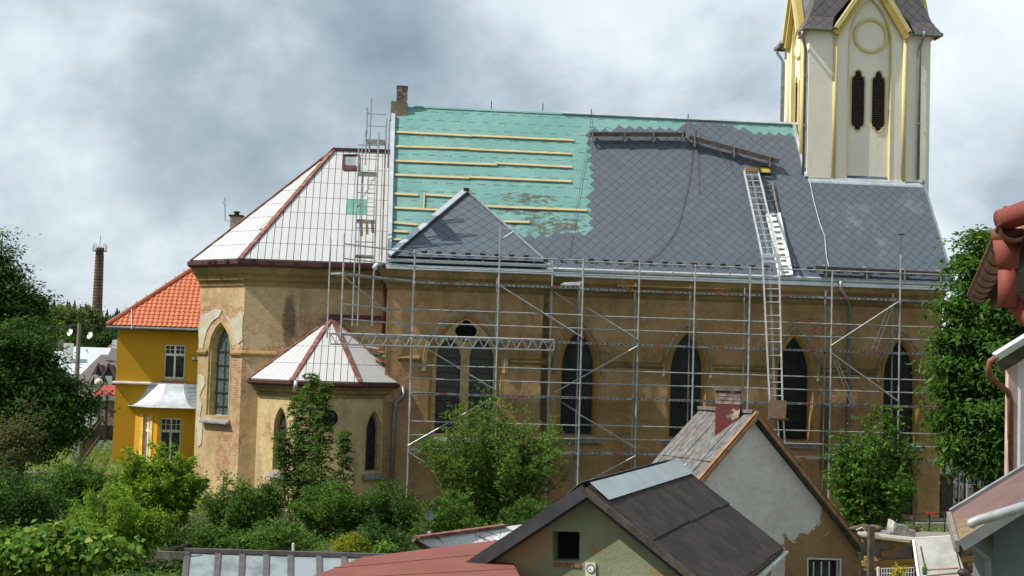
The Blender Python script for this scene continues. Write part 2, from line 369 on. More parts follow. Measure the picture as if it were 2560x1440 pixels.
def tiles(fc, poly, cells, parent, name, mat, h0=.004, h1=.012, tilt=.012, limit=300, keep=None, matfn=None, stuffname=None):
    """cells: list of (key, [uv...]); clipped to the convex facet polygon. Whole cells of one key share a mesh."""
    if area2(poly) < 0: poly = poly[::-1]
    share = {}; done = []
    for key, c in cells:
        p = c if area2(c) > 0 else c[::-1]; A = abs(area2(p))
        for i in range(len(poly)): p = clip2(p, poly[i], poly[(i+1) % len(poly)]) if len(p) > 2 else p
        if len(p) < 3 or area2(p) < A*.06: continue
        cu = sum(q[0] for q in p)/len(p); cv = sum(q[1] for q in p)/len(p)
        if keep and not keep(fc.pt(cu, cv)): continue
        done.append((key, p, area2(p) > A*.999, cu, cv))
    done.sort(key=lambda d: d[4]); rest = MB()
    for i, (key, p, whole, cu, cv) in enumerate(done):
        jt = tilt*random.uniform(.6, 1.5)
        if i < limit:
            pos = fc.pt(cu, cv); mt = matfn(pos) if matfn else mat
            if whole and mt is mat:
                if key not in share: share[key] = fc.slab([(u-cu, v-cv) for u, v in p], h0, h1, tilt).mesh(name, fc.o, mat)
                link_mesh(name, share[key], parent, pos)
            else: link_mesh(name, fc.slab(p, h0, h1, tilt).mesh(name, pos, mt), parent, pos)
        else:
            sl = fc.slab(p, h0, h1, jt); rest.add(sl.v, sl.f)
    if rest.v: tag(rest.build(stuffname or name+'_field', mat, parent), kind='stuff')
def rhombi(u0, u1, v0, v1, a, b, gap):
    out = []; r = 0; v = v0
    while v < v1+b:
        u = u0 - (a/2 if r % 2 else 0)
        while u < u1+a:
            g = gap; out.append((0, [(u, v-b/2+g), (u+a/2-g*a/b, v), (u, v+b/2-g), (u-a/2+g*a/b, v)])); u += a
        v += b/2; r += 1
    return out
def rects(u0, u1, v0, v1, du, dv, gap, shift=0.):
    out = []; v = v0; r = 0
    while v < v1:
        u = u0 + (shift*du if r % 2 else 0) - du
        while u < u1: out.append((0, [(u+gap, v+gap), (u+du-gap, v+gap), (u+du-gap, v+dv-gap*.3), (u+gap, v+dv-gap*.3)])); u += du
        v += dv; r += 1
    return out

# ------------------------------------------------------------------ ground
def sheet(name, pts, z, mat): return tag(MB().poly([V(x, y, z) for x, y in pts]).build(name, mat), kind='structure')
gb = MB(); gs = 40
sheet('ground', [(-3000, -40), (3000, -40), (3000, 4000), (-3000, 4000)], 0, M_grass)
sheet('garden_ground', [(-14, 22), (9, 22), (9, 48.5), (-14, 48.5)], .006, M_soil)
sheet('churchyard_path', [(-3, 48.6), (21, 48.6), (21, 51.4), (-3, 51.4)], .006, M_soil)
sheet('street', [(-40, 84), (-11, 78), (-11, 90), (-40, 110)], .008, M_asph)
sheet('car_park', [(20.2, 51), (40, 51), (40, 75), (23, 75)], .008, simple('pale paving', (.34, .32, .29), (.27, .255, .23), 2, .9))

# ================================================================== THE CHURCH
CH = thing('church', 'long gothic church with half slated roof, ochre walls and cream bell tower', 'church', (8, 56, 0))
YB, YN, YA, YR = 50.9, 51.5, 52.4, 56.1          # bay wall, nave wall, apse wall, ridge
X0, XB, X1 = .38, 6.07, 21.45                    # gable, bay corner, west end
EZ = 8.85; RZ = 15.62; EY = 51.05
C1 = Vector((-4.87, YA))
def solve_c2():
    lo, hi = .5, 4
    for _ in range(40):
        d = (lo+hi)/2
        if pr((C1.x-d, C1.y+d, 5))[0] > 494: lo = d
        else: hi = d
    return lo
_d = solve_c2(); C2 = Vector((C1.x-_d, C1.y+_d)); C3 = Vector((C2.x, 2*YR-C2.y)); C4 = Vector((C1.x, 2*YR-C1.y))
part = lambda b, n, m, **k: b.build(n, m, CH, **k)

def lancet(wf, cx, w, z0, zs, za, glass, hood=True, sill=True, bars=5, surround=.14, depth=.34, jamb=None, mullions=0):
    """moulded pointed window set into a wall opening that is (w + 2*surround) wide"""
    o = lambda k, dz=0.: arch(cx, w+2*k, z0+dz, zs, za+k*1.25)
    b = wf.loft([(o(surround), -.012), (o(surround*.72), -.012), (o(surround*.62), .05), (o(surround*.35), .06), (o(surround*.28), .15), (o(.03), .16), (o(0), .26), (o(0), depth)])
    win = part(b, 'window', jamb or M_trim)
    wf.fill(o(0), depth).build('pane', glass, win)
    for k in range(bars):
        zz = z0+(zs+.15-z0)*(k+.7)/bars
        MB().beam(wf.pt(cx-w/2, zz, depth-.03), wf.pt(cx+w/2, zz, depth-.03), .03, .035).build('saddle_bar', M_iron, win)
    for k in range(mullions):
        uu = cx-w/2+w*(k+1)/(mullions+1)
        MB().beam(wf.pt(uu, z0, depth-.03), wf.pt(uu, zs+.4, depth-.03), .025, .03).build('glazing_bar', M_iron, win)
    if hood:
        top = lambda k: [p for p in arch(cx, w+2*k, zs-.25, zs, za+k*1.25)]
        wf.loft([(top(surround+.20), 0), (top(surround+.19), -.07), (top(surround+.10), -.075), (top(surround+.02), -.01)]).build('hood', M_trimc, win)
    if sill:
        e = .12+surround; b = MB()
        b.add([wf.pt(cx-w/2-e, z0-.22, -.2), wf.pt(cx+w/2+e, z0-.22, -.2), wf.pt(cx+w/2+e*.6, z0+.04, depth), wf.pt(cx-w/2-e*.6, z0+.04, depth),
               wf.pt(cx-w/2-e, z0-.28, -.2), wf.pt(cx+w/2+e, z0-.28, -.2), wf.pt(cx+w/2+e, z0-.28, 0), wf.pt(cx-w/2-e, z0-.28, 0)],
              [(0, 1, 2, 3), (4, 5, 1, 0), (7, 6, 5, 4), (0, 3, 7, 4), (1, 5, 6, 2)])
        b.build('sill', M_sill, win)
    return arch(cx, w+2*surround, z0, zs, za+surround*1.25), win

# --- nave wall with four lancets
wf = WallF((XB, YN), (X1, YN)); holes = []
for xc in (7.52, 11.64, 15.75, 19.87):
    h, w = lancet(wf, xc-XB, 1.16, 2.85, 5.35, 6.72, M_glass, bars=6, surround=.2, jamb=M_ochre); holes.append(h)
h, _ = lancet(wf, wf.uz(2272, 1125)[0], .62, .15, 1.75, 2.25, M_woodd, hood=False, sill=False, bars=0, surround=.1); holes.append([(u, max(z, .15)) for u, z in h])
part(wf.panel([(0, 0), (wf.L, 0), (wf.L, EZ-.1), (0, EZ-.1)], holes, .34), 'nave_wall', M_nave)
# --- projecting bay with the paired window under one arch
wf = WallF((X0, YB), (XB, YB)); cx = 3.28-X0
big = arch(cx, 2.62, 2.8, 5.3, 7.2, 10)
part(wf.panel([(0, 0), (wf.L, 0), (wf.L, EZ-.1), (0, EZ-.1)], [big], .18), 'bay_wall', M_nave)
dw = part(wf.loft([(big, -.01), (arch(cx, 2.5, 2.8, 5.3, 7.1, 10), .05), (arch(cx, 2.42, 2.8, 5.3, 7.05, 10), .12), (arch(cx, 2.36, 2.8, 5.3, 7.0, 10), .18)]), 'paired_window', M_ochre)
lan = [arch(cx+s*.60, .88, 2.8, 5.55, 6.28) for s in (-1, 1)]
qf = []
for k in range(4):
    for j in range(7):
        a = math.radians(90*k-58+116*j/6); ax, az = .21*math.cos(math.radians(90*k)), .21*math.sin(math.radians(90*k))
        qf.append((cx+ax+.19*math.cos(a), 6.55+az+.19*math.sin(a)))
wf.panel(arch(cx, 2.38, 2.8, 5.3, 7.02, 10), [*lan, qf], .16, .17).build('tracery', M_trim, dw)
for l, s in zip(lan, (-1, 1)):
    wf.fill(l, .31).build('pane', M_glass_d, dw)
    for k in range(6): MB().beam(wf.pt(cx+s*.6-.44, 2.95+k*.52, .28), wf.pt(cx+s*.6+.44, 2.95+k*.52, .28), .03, .03).build('saddle_bar', M_iron, dw)
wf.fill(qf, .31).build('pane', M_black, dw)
tp = lambda k: arch(cx, 2.62+2*k, 5.05, 5.3, 7.2+k*1.2, 10)
wf.loft([(tp(.26), 0), (tp(.25), -.08), (tp(.13), -.085), (tp(.0), -.01)]).build('hood', M_trimc, dw)
MB().prism([wf.pt(cx-1.5, 2.8, .2), wf.pt(cx-1.5, 2.56, -.2), wf.pt(cx-1.5, 2.5, -.2), wf.pt(cx-1.5, 2.5, .2)], wf.pt(3, 0)-wf.pt(0, 0)).build('sill', M_sill, dw)
for a, b_ in (((X0, YA+.3), (X0, YB)), ((XB, YB), (XB, YN))):
    w2 = WallF(a, b_); part(w2.panel([(0, 0), (w2.L, 0), (w2.L, EZ-.1), (0, EZ-.1)]), 'bay_return', M_nave)
# --- west and rear walls, gable ends
for a, b_, nm in (((X1, YN), (X1, 2*YR-YN), 'west_wall'), ((X1, 2*YR-YN), (X0, 2*YR-YN), 'rear_wall')):
    w2 = WallF(a, b_); o = [(0, 0), (w2.L, 0), (w2.L, EZ-.1), (0, EZ-.1)]
    if nm == 'west_wall': o.insert(3, (w2.L/2, RZ-.35))
    part(w2.panel(o), nm, M_nave)
w2 = WallF((X0+.05, 2*YR-YN), (X0+.05, YN)); part(w2.panel([(0, 8), (w2.L, 8), (w2.L, EZ-.1), (w2.L/2, RZ-.3), (0, EZ-.1)]), 'east_gable', M_nave)
# --- apse
wl_ = WallF(C2, C1)
ua, za_ = wl_.uz(552, 815); ub, zb = wl_.uz(552, 1040)
AW = wl_.uz(548, 900)[0]
h, apw = lancet(wl_, AW, .98, zb, za_-.95, za_-.02, M_glass_a, hood=False, bars=5, surround=.2, depth=.3, mullions=1)
part(wl_.panel([(0, 0), (wl_.L, 0), (wl_.L, EZ-.1), (0, EZ-.1)], [h], .3), 'apse_wall', M_apse)
wa = WallF(C1, (X0, YA)); part(wa.panel([(0, 0), (wa.L, 0), (wa.L, EZ-.1), (0, EZ-.1)]), 'apse_wall', M_apse)
for a, b_ in ((C3, C2), (C4, C3), (Vector((X0, C4.y)), C4)):
    w2 = WallF(a, b_); part(w2.panel([(0, 0), (w2.L, 0), (w2.L, EZ-.1), (0, EZ-.1)]), 'apse_wall', M_apse)
# flaked cement left standing proud around the apse window (traced outline, 2.5 cm thick)
def flake(px, wfr, mat, th=.025, name='cement_patch'):
    uz = [wfr.uz(*p) for p in px]; b = wfr.fill(uz, -th); wfr.loft([(uz, -th), (uz, .002)], True, b); part(b, name, mat)
flake([(503, 788), (520, 783), (540, 772), (556, 776), (548, 792), (532, 803), (518, 826), (512, 850), (508, 872), (499, 868), (497, 830)], wl_, M_cement)
flake([(562, 784), (578, 800), (590, 790), (604, 777), (609, 788), (606, 830), (607, 850), (596, 860), (588, 846), (582, 818), (570, 800)], wl_, M_cement)
flake([(498, 936), (512, 942), (514, 960), (506, 975), (500, 990), (506, 1010), (501, 1040), (508, 1065), (504, 1110), (496, 1118), (492, 1060), (494, 990)], wl_, M_cement)
# --- annex (half octagon sacristy against the apse)
AY = 49.9
A = [Vector((-4.15, YA)), Vector((-4.15, 51.35)), Vector((-2.72, AY)), Vector((-.62, AY)), Vector((.82, 51.35)), Vector((.82, YA-.1))]
AZ = 4.35
for i in range(5):
    w2 = WallF(A[i], A[i+1]); hs = []
    if i == 1:
        u, z = w2.uz(697, 1175); _, zt = w2.uz(697, 1024); h, _ = lancet(w2, u, .52, z, zt-.62, zt, M_glass_d, hood=False, bars=4, surround=.11, depth=.17); hs = [h]
    if i == 2:
        u, z = w2.uz(824, 1046); c = circ(u, z, .30); hs = [c]
        rw = part(w2.loft([(circ(u, z, .36), -.02), (circ(u, z, .31), -.02), (circ(u, z, .29), .1)], True), 'round_window', M_trim); w2.fill(circ(u, z, .30), .22).build('pane', M_glass, rw)
    if i == 3:
        u, z = w2.uz(930, 1178); _, zt = w2.uz(930, 1034); h, _ = lancet(w2, u, .56, z, zt-.65, zt, M_glass, hood=False, bars=4, surround=.11, depth=.17); hs = [h]
    part(w2.panel([(0, 0), (w2.L, 0), (w2.L, AZ), (0, AZ)], hs, .23), 'annex_wall', M_annex)
part(MB().box(V(-3.45, 50.62, .55), .06, .3, .45, math.radians(-45)), 'vent_slot', M_black)
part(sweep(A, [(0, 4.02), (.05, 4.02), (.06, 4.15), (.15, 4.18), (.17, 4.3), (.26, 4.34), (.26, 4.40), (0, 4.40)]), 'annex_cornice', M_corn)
part(sweep(A, [(.24, 4.41), (.36, 4.41), (.40, 4.47), (.40, 4.55), (.36, 4.55), (.33, 4.47), (.24, 4.47)]), 'annex_gutter', M_rustd)
AP = atY(829, 797, YA-.12); ev = []
for i, p in enumerate(A[1:5]):
    ang = [180, 247.5-22.5, 292.5+22.5, 0][i]; k = .36
    dirs = [Vector((-1, -.41)), Vector((-.41, -1)), Vector((.41, -1)), Vector((1, -.41))][i]
    ev.append(V(p.x+dirs.x*k, p.y+dirs.y*k, 4.56))
el = V(A[0].x-.36, YA, 4.56); er = V(A[5].x+.36, YA, 4.56)
loop = [el]+ev+[er]; b = MB()
for i in range(5): b.poly([loop[i], loop[i+1], AP])
ar = part(b, 'annex_roof', M_sheetu)
for i in range(5):
    fc = Facet(loop[i], loop[i+1]-loop[i], AP); L = (loop[i+1]-loop[i]).length; poly = [(0, .05), (L, .05), fc.uv(AP)]
    tiles(fc, poly, rects(L/2-5*.245, L+.3, .0, 4.2, .245, .98, .011), ar, 'roof_sheet', M_sheet, .004, .02, .008)
for p in ev: MB().beam(p+V(0, 0, .03), AP+V(0, 0, .05), .17, .05).build('hip_cap', M_rust, ar)
MB().beam(el+V(0, -.05, .03), AP+V(0, -.03, .05), .13, .05).build('hip_cap', M_rust, ar)
MB().beam(er+V(0, -.05, .03), AP+V(.1, -.03, .05), .2, .05).build('hip_cap', M_rust, ar)
# --- string course and cornices
string = [(0, 5.38), (.07, 5.42), (.09, 5.5), (.05, 5.56), (0, 5.62)]
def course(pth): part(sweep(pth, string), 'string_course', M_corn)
course([C2, wl_.pt(AW-.68, 0).xy]); course([wl_.pt(AW+.68, 0).xy, C1, (-3.6, YA)]); course([(.86, YB), (1.62, YB)]); course([(4.92, YB), (XB, YB), (XB, YN), (6.55, YN)])
gap = [wl_.pt(u, 0).xy for u in (AW-.68, AW+.68)]
for a, b_ in ((8.45, 10.7), (12.6, 14.8), (16.7, 18.9), (20.85, 21.45)): course([(a, YN), (b_, YN)])
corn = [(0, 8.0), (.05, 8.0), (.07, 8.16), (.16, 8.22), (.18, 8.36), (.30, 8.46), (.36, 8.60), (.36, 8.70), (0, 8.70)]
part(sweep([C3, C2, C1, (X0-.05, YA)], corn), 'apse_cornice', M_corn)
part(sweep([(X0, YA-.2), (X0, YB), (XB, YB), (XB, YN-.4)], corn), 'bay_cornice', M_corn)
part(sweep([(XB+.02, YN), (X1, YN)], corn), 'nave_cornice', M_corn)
part(sweep([C3, C2, C1, (X0-.05, YA)], [(.2, 8.71), (.46, 8.71), (.52, 8.78), (.52, 8.92), (.48, 8.92), (.44, 8.80), (.2, 8.80)]), 'apse_gutter', M_rustd)
MB_path = [(X0-.1, YB), (XB+.28, YB)]
gp = [(.12, 8.72), (.46, 8.68), (.50, 8.70), (.50, 8.80), (.44, 8.80), (.42, 8.86), (.12, 8.9)]
part(sweep(MB_path, gp), 'drip_flashing', M_zinc)
part(sweep([(XB+.3, YN), (X1+.2, YN)], [(o, z-.02) for o, z in gp]), 'drip_flashing', M_zinc)
gut = lambda dz: [(.34+.10+.1*math.cos(a), 9.02+dz+.1*math.sin(a)) for a in [math.pi*(1+k/6) for k in range(7)]]+[(.34+.10+.085*math.cos(a), 9.02+dz+.085*math.sin(a)) for a in [math.pi*(2-k/6) for k in range(7)]]
g1 = part(sweep(MB_path, gut(.02)), 'bay_gutter', M_zinc); g2 = part(sweep([(XB+.3, YN), (X1+.2, YN)], gut(-.07)), 'nave_gutter', M_zinc)
for g, xs, yy, dz in ((g1, [X0+.3+k*.62 for k in range(10)], YB, .02), (g2, [XB+.5+k*.72 for k in range(21)], YN, -.07)):
    for x in xs: MB().beam(V(x, yy-.555, 8.99+dz), V(x, yy-.555, 9.06+dz), .03, .02).beam(V(x, yy-.54, 9.06+dz), V(x, yy-.2, 9.10+dz), .03, .012).build('gutter_bracket', M_zincd, g)
# eave sheet above the gutters
part(MB().prism([V(X0-.05, YB-.42, 9.03), V(X0-.05, YB-.1, 9.12), V(X0-.05, YB-.1, 9.09), V(X0-.05, YB-.42, 9.0)], (XB-X0+.25, 0, 0)), 'eave_flashing', M_zinc)
part(MB().prism([V(XB+.1, YN-.47, 8.92), V(XB+.1, YN-.28, 9.06), V(XB+.1, YN-.28, 9.02), V(XB+.1, YN-.47, 8.88)], (X1-XB+.2, 0, 0)), 'eave_flashing', M_zinc)

# --- nave roof: membrane, slates, battens
XL, XRt = X0-.05, 21.75
b = MB(); NX, NV = 90, 30
fr = Facet(V(XL, EY, EZ), (1, 0, 0), V(XL, YR, RZ)); SL = (V(0, YR, RZ)-V(0, EY, EZ)).length
part_pts = []
for j in range(NV+1):
    for i in range(NX+1):
        u, v = (XRt-XL)*i/NX, SL*j/NV
        w = 0 if i in (0, NX) or j in (0, NV) else random.uniform(-.008, .006)
        part_pts.append(fr.pt(u, v, w-.012))
b.add(part_pts, [(j*(NX+1)+i, j*(NX+1)+i+1, (j+1)*(NX+1)+i+1, (j+1)*(NX+1)+i) for j in range(NV) for i in range(NX)])
b.poly([V(XL, YR, RZ), V(XRt, YR, RZ), V(XRt, 2*YR-EY, EZ), V(XL, 2*YR-EY, EZ)])
NR = part(b, 'nave_roof', M_memb, smooth=True)
sl_px = [(1466, 322), (1700, 322), (1745, 298), (1782, 300), (1830, 318), (1905, 336), (2040, 345), (2040, 250), (2420, 250), (2420, 760), (1300, 720), (1270, 590), (1400, 586), (1476, 580), (1478, 500)]
TX0, TX1, TY0, TY1 = 16.93, 21.98, 54.28, 57.7
nof = lambda p: inpoly(*pr(p), sl_px) and not (p.x > TX0+.2 and p.y > TY0+.25)
fpoly = [(0, 0), (XRt-XL, 0), (XRt-XL, SL), (0, SL)]
under = [fr.uv(fr.px(x, y)) for x, y in [(1478, 345), (1700, 340), (1750, 316), (1782, 318), (1900, 352), (2030, 360)]]
under = under + [(XRt-XL, under[-1][1]), (XRt-XL, .0), (6.4, 0), (5.6, fr.uv(fr.px(1290, 605))[1])] + [fr.uv(fr.px(x, y)) for x, y in [(1400, 604), (1492, 596), (1492, 500)]]
bu = MB(); bu.add([fr.pt(u, v, .003) for u, v in under], [tuple(t) for t in tessellate_polygon([[V(u, v, 0) for u, v in under]])]); bu.build('slate_underlay', M_slateu, NR)
tiles(fr, fpoly, rhombi(.1, XRt-XL, 0, SL, .415, .455, .008), NR, 'slate', M_slate, .004, .012, .004, limit=260, keep=nof, stuffname='slates')
# bay hip facet
TA = fr.px(1165, 478); TL = atY(972, 639, YB-.28); TR = atY(1364, 655, YB-.28)
tl2, tr2 = V(TL.x, EY+.3, EZ+.38), V(TR.x, EY+.3, EZ+.38)
b = MB().poly([TL, TR, TA]).poly([tl2, TL, TA]).poly([TR, tr2, TA]).poly([TL, tl2, tr2, TR]); BR = part(b, 'bay_roof', M_slateu)
ft = Facet(TL, TR-TL, TA); tpoly = [(0, 0), ((TR-TL).length, 0), ft.uv(TA)]
tiles(ft, tpoly, rhombi(.2, 7, 0, 5, .50, .455, .008), BR, 'slate', M_slate, .004, .012, .004, limit=40, stuffname='slates')
MB().beam(TL+V(0, -.05, .04), TA+V(0, -.05, .06), .2, .06, ft.n).build('hip_flashing', M_zinc, BR)
MB().beam(TL+V(.13, -.05, .0), TA+V(.10, -.07, .0), .09, .1, ft.n).build('hip_roll', M_slateu, BR)
MB().beam(TR+V(0, -.05, .03), TA+V(0, -.05, .05), .06, .07, ft.n).build('hip_flashing', M_zincd, BR)
MB().box(TA+V(0, -.08, .05), .22, .2, .12).build('apex_cap', M_slateu, BR)
MB().box(TR+V(0, -.06, .05), .16, .1, .1).build('foot_cap', M_slateu, BR)
# battens (photo ends -> roof plane)
for (x0, y0, x1, y1) in [(986, 330, 1180, 340), (1178, 339, 1434, 351), (982, 366, 1174, 372), (1172, 373, 1428, 385), (984, 402, 1242, 412), (1236, 408, 1429, 418), (976, 437, 1172, 445), (1170, 443, 1428, 454),
                         (978, 484, 1045, 488), (1064, 487, 1131, 491), (974, 519, 1096, 525), (1213, 516, 1467, 526), (1258, 554, 1323, 556), (980, 556, 1044, 562), (974, 577, 1019, 580), (976, 597, 1005, 600)]:
    MB().beam(fr.px(x0, y0, .03), fr.px(x1, y1, .03), .10, .05, fr.n).build('batten', M_wood, NR)
MB().beam(fr.px(1061, 482, .03), fr.px(1059, 522, .03), .05, .06, fr.n).build('batten', M_wood, NR)
MB().beam(fr.pt(.06, -.15, .06), fr.pt(.06, SL-.55, .06), .15, .14, fr.n).build('verge_flashing', M_zinc, NR)
MB().beam(fr.pt(XRt-XL, 0, .04), fr.pt(XRt-XL, SL, .04), .05, .1, fr.n).build('verge_flashing', M_zincd, NR)
MB().beam(fr.pt(6.9, SL+.02, .05), fr.pt(17.0, SL+.02, .05), .1, .07, fr.n).build('ridge_flashing', M_zinc, NR)
MB().beam(fr.pt(.9, SL, .0), fr.pt(6.9, SL, .0), .1, .05, fr.n).build('ridge_flashing', M_memb, NR)
for x, y, s in [(1165, 0, 0)]: pass
for px_, py_ in ((1228, 272), (1357, 278), (1478, 292), (1720, 303)):
    p = fr.px(px_, py_); MB().tube([p, p+V(0, 0, .32)], .018).build('ridge_hook', M_iron, NR)
for k in range(27):
    x = 6.75+k*.555
    if k % 5 == 3 and k > 20: continue
    p = fr.pt(x-XL, .52, .03)
    MB().box(p+V(0, -.05, .05), .22, .03, .09).box(p+V(0, 0, 0), .05, .12, .04).build('snow_guard', M_clip, NR)
for k in range(9):
    p = ft.pt(.75+k*.53, .16, .03); MB().box(p+V(0, -.05, .05), .2, .03, .08).box(p, .05, .12, .04).build('snow_guard', M_clip, BR)
# ridge chimney: broken plaster base, brick stack laid brick by brick
cl, cr = atY(976, 300, YR), atY(1019, 300, YR); cx_ = (cl.x+cr.x)/2; cb0 = cl.z; cb1 = atY(1000, 257, YR).z; cb2 = atY(1000, 219, YR).z
RC = part(MB().prism([V(cl.x, YR-.33, cb0), V(cr.x-.05, YR-.3, cb0-.03), V(cr.x, YR+.33, cb0), V(cl.x, YR+.33, cb0)], (0, 0, cb1-cb0)), 'ridge_chimney', plaster('chimney plaster', (.30, .245, .17), (.2, .16, .11), .62))
MB().prism([V(cl.x+.05, YR-.28, cb0-.2), V(cr.x-.05, YR-.2, cb0-.2), V(cr.x-.03, YR+.3, cb0-.2), V(cl.x+.05, YR+.3, cb0-.2)], (0, 0, .25)).build('chimney_foot', M_woodd, RC)
sx = atY(1005, 240, YR).x; M_cbr = simple('weathered pale brick', (.30, .26, .22), (.16, .13, .11), 5, .95, per=.45)
MB().box(V(sx, YR, (cb1+cb2)/2), .36, .36, cb2-cb1-.02).build('chimney_core', simple('mortar', (.22, .2, .18), rough=.95), RC)
nb = int((cb2-cb1)/.085); me1 = MB().box((0, 0, 0), .20, .06, .07).mesh('brick', mat=M_cbr); me2 = MB().box((0, 0, 0), .06, .2, .07).mesh('brick', mat=M_cbr)
for k in range(nb):
    z = cb1+.045+k*.085
    for j in range(2):
        o = (-.105 if k % 2 else -.1)+j*.21
        link_mesh('brick', me1, RC, V(sx+o+(.02 if k % 2 else 0), YR-.19, z)); link_mesh('brick', me2, RC, V(sx-.19, YR+o, z))
MB().box(V(sx, YR, cb2+.01), .46, .46, .06).build('chimney_cap', M_woodd, RC)

# --- apse roof: white sheets on two visible facets
EP = V(-1.92, YR, 13.72); EW = V(X0, YR, 13.75)
def off(c, k=.44): d = (c-Vector((EP.x, YR))); d = d.normalized(); return V(c.x+d.x*k, c.y+d.y*k, 8.93)
c1, c2, c3, c4 = V(C1.x-.18, YA-.44, 8.93), off(C2), off(C3), V(C1.x-.18, 2*YR-YA+.44, 8.93)
fr0 = V(X0, YA-.44, 8.93)
b = MB().poly([c1, fr0, EW, EP]).poly([c2, c1, EP]).poly([c3, c2, EP]).poly([c4, c3, EP]).poly([V(X0, c4.y, 8.93), c4, EP, EW])
AR = part(b, 'apse_roof', M_sheetu)
f1 = Facet(c1, (1, 0, 0), EP+V(0, 0, 0)); sp = [f1.uv(p) for p in (c1, fr0, EW, EP)]
gp_ = [(865, 505), (915, 505), (915, 543), (865, 543)]; hp = [(859, 388), (898, 388), (898, 426), (859, 426)]
mf = lambda p: M_green if inpoly(*pr(p), gp_) else M_sheet
kp = lambda p: not inpoly(*pr(p), hp)
tiles(f1, sp, rects(.1, 6, .03, 7, .262, .86, .012), AR, 'roof_sheet', M_sheet, .004, .022, .008, limit=400, keep=kp, matfn=mf)
h4 = [f1.px(x, y, .03) for x, y in hp]
MB().poly([f1.px(x, y, .012) for x, y in [(859, 390), (898, 390), (898, 413), (859, 413)]]).build('roof_hatch', M_zincd, AR)
for a, b_ in ((0, 1), (1, 2), (2, 3), (3, 0)): MB().beam(h4[a], h4[b_], .05, .08, f1.n).build('hatch_frame', M_rustd, AR)
MB().beam(f1.px(859, 420, .04), f1.px(898, 420, .04), .16, .05, f1.n).build('hatch_sill', M_rustd, AR)
f2 = Facet(c2, c1-c2, EP); sp2 = [f2.uv(p) for p in (c2, c1, EP)]
tiles(f2, sp2, rects(.05, 4, .03, 8, .262, .86, .012), AR, 'roof_sheet', M_sheet, .004, .022, .008)
for c in (c1, c2, c3): MB().beam(c+V(0, 0, .03), EP+V(0, 0, .06), .21, .06).build('hip_cap', M_rust, AR)
MB().beam(EP+V(-.05, 0, .05), EW+V(0, 0, .05), .24, .09).build('ridge_cap', M_rustd, AR)
for x, y in ((523, 654), (536, 653), (567, 652), (597, 651), (633, 652), (678, 655), (742, 658), (813, 662)):
    p = (f2 if x < 610 else f1).px(x, y, .05); MB().box(p, .2, .03, .09, 0 if x > 610 else math.radians(-40)).box(p-V(0, 0, .05), .04, .1, .06).build('snow_guard', M_clip, AR)
for x, y in ((712, 936), (835, 940), (925, 943)):
    p = atY(x, y, 50.4); MB().box(p, .2, .03, .08).box(p-V(0, -.03, .05), .04, .1, .06).build('snow_guard', M_clip, ar)
MB().box(V(-.7, YA-.12, 6.95), 2.1, .14, .18).build('wall_flashing', M_rustd, AR)

# --- downpipes
def pipe(pts, r, name, mat, rings=True):
    o = part(MB().tube(pts, r, 8), name, mat, smooth=True)
    if rings:
        for i in range(1, int((Vector(pts[-1])-Vector(pts[-2])).length/2)+1):
            a, b_ = Vector(pts[-2]), Vector(pts[-1]); c = a+(b_-a).normalized()*(i*2-.9); MB().tube([c-V(0, 0, .02), c+V(0, 0, .02)], r*1.25, 8).build('pipe_clip', mat, o)
    return o
pp = atY(2124, 800, YN-.14)
pipe([atY(2102, 702, 50.95), atY(2103, 722, 50.95), atY(2110, 735, 51.15), V(pp.x, YN-.14, 7.9), V(pp.x, YN-.14, .1)], .075, 'downpipe', M_pipe)
pp = atY(966, 720, YB+.3)
pipe([atY(942, 672, 50.45), atY(944, 684, 50.6), V(pp.x-.05, YB+.2, 8.15), V(pp.x-.05, YB+.35, 7.6), V(pp.x-.05, YB+.35, 6.3)], .07, 'downpipe', M_rustd)
part(MB().tube([atY(940, 675, 50.42), atY(936, 668, 50.42), atY(944, 660, 50.45), atY(956, 656, 50.45)], .085, 8), 'gutter_outlet', M_zinc, smooth=True)
pp = atY(986, 1000, 50.75)
pipe([atY(1008, 966, 50.9), atY(1010, 985, 50.85), atY(1004, 993, 50.8), atY(990, 1004, 50.75), V(pp.x, 50.75, 3.3), V(pp.x, 50.75, .1)], .075, 'downpipe', M_pipe)
part(MB().tube([atY(740, 952, 49.45), atY(739, 966, 49.45), atY(737, 978, 49.6)], .07, 8), 'gutter_outlet', M_zinc, smooth=True)

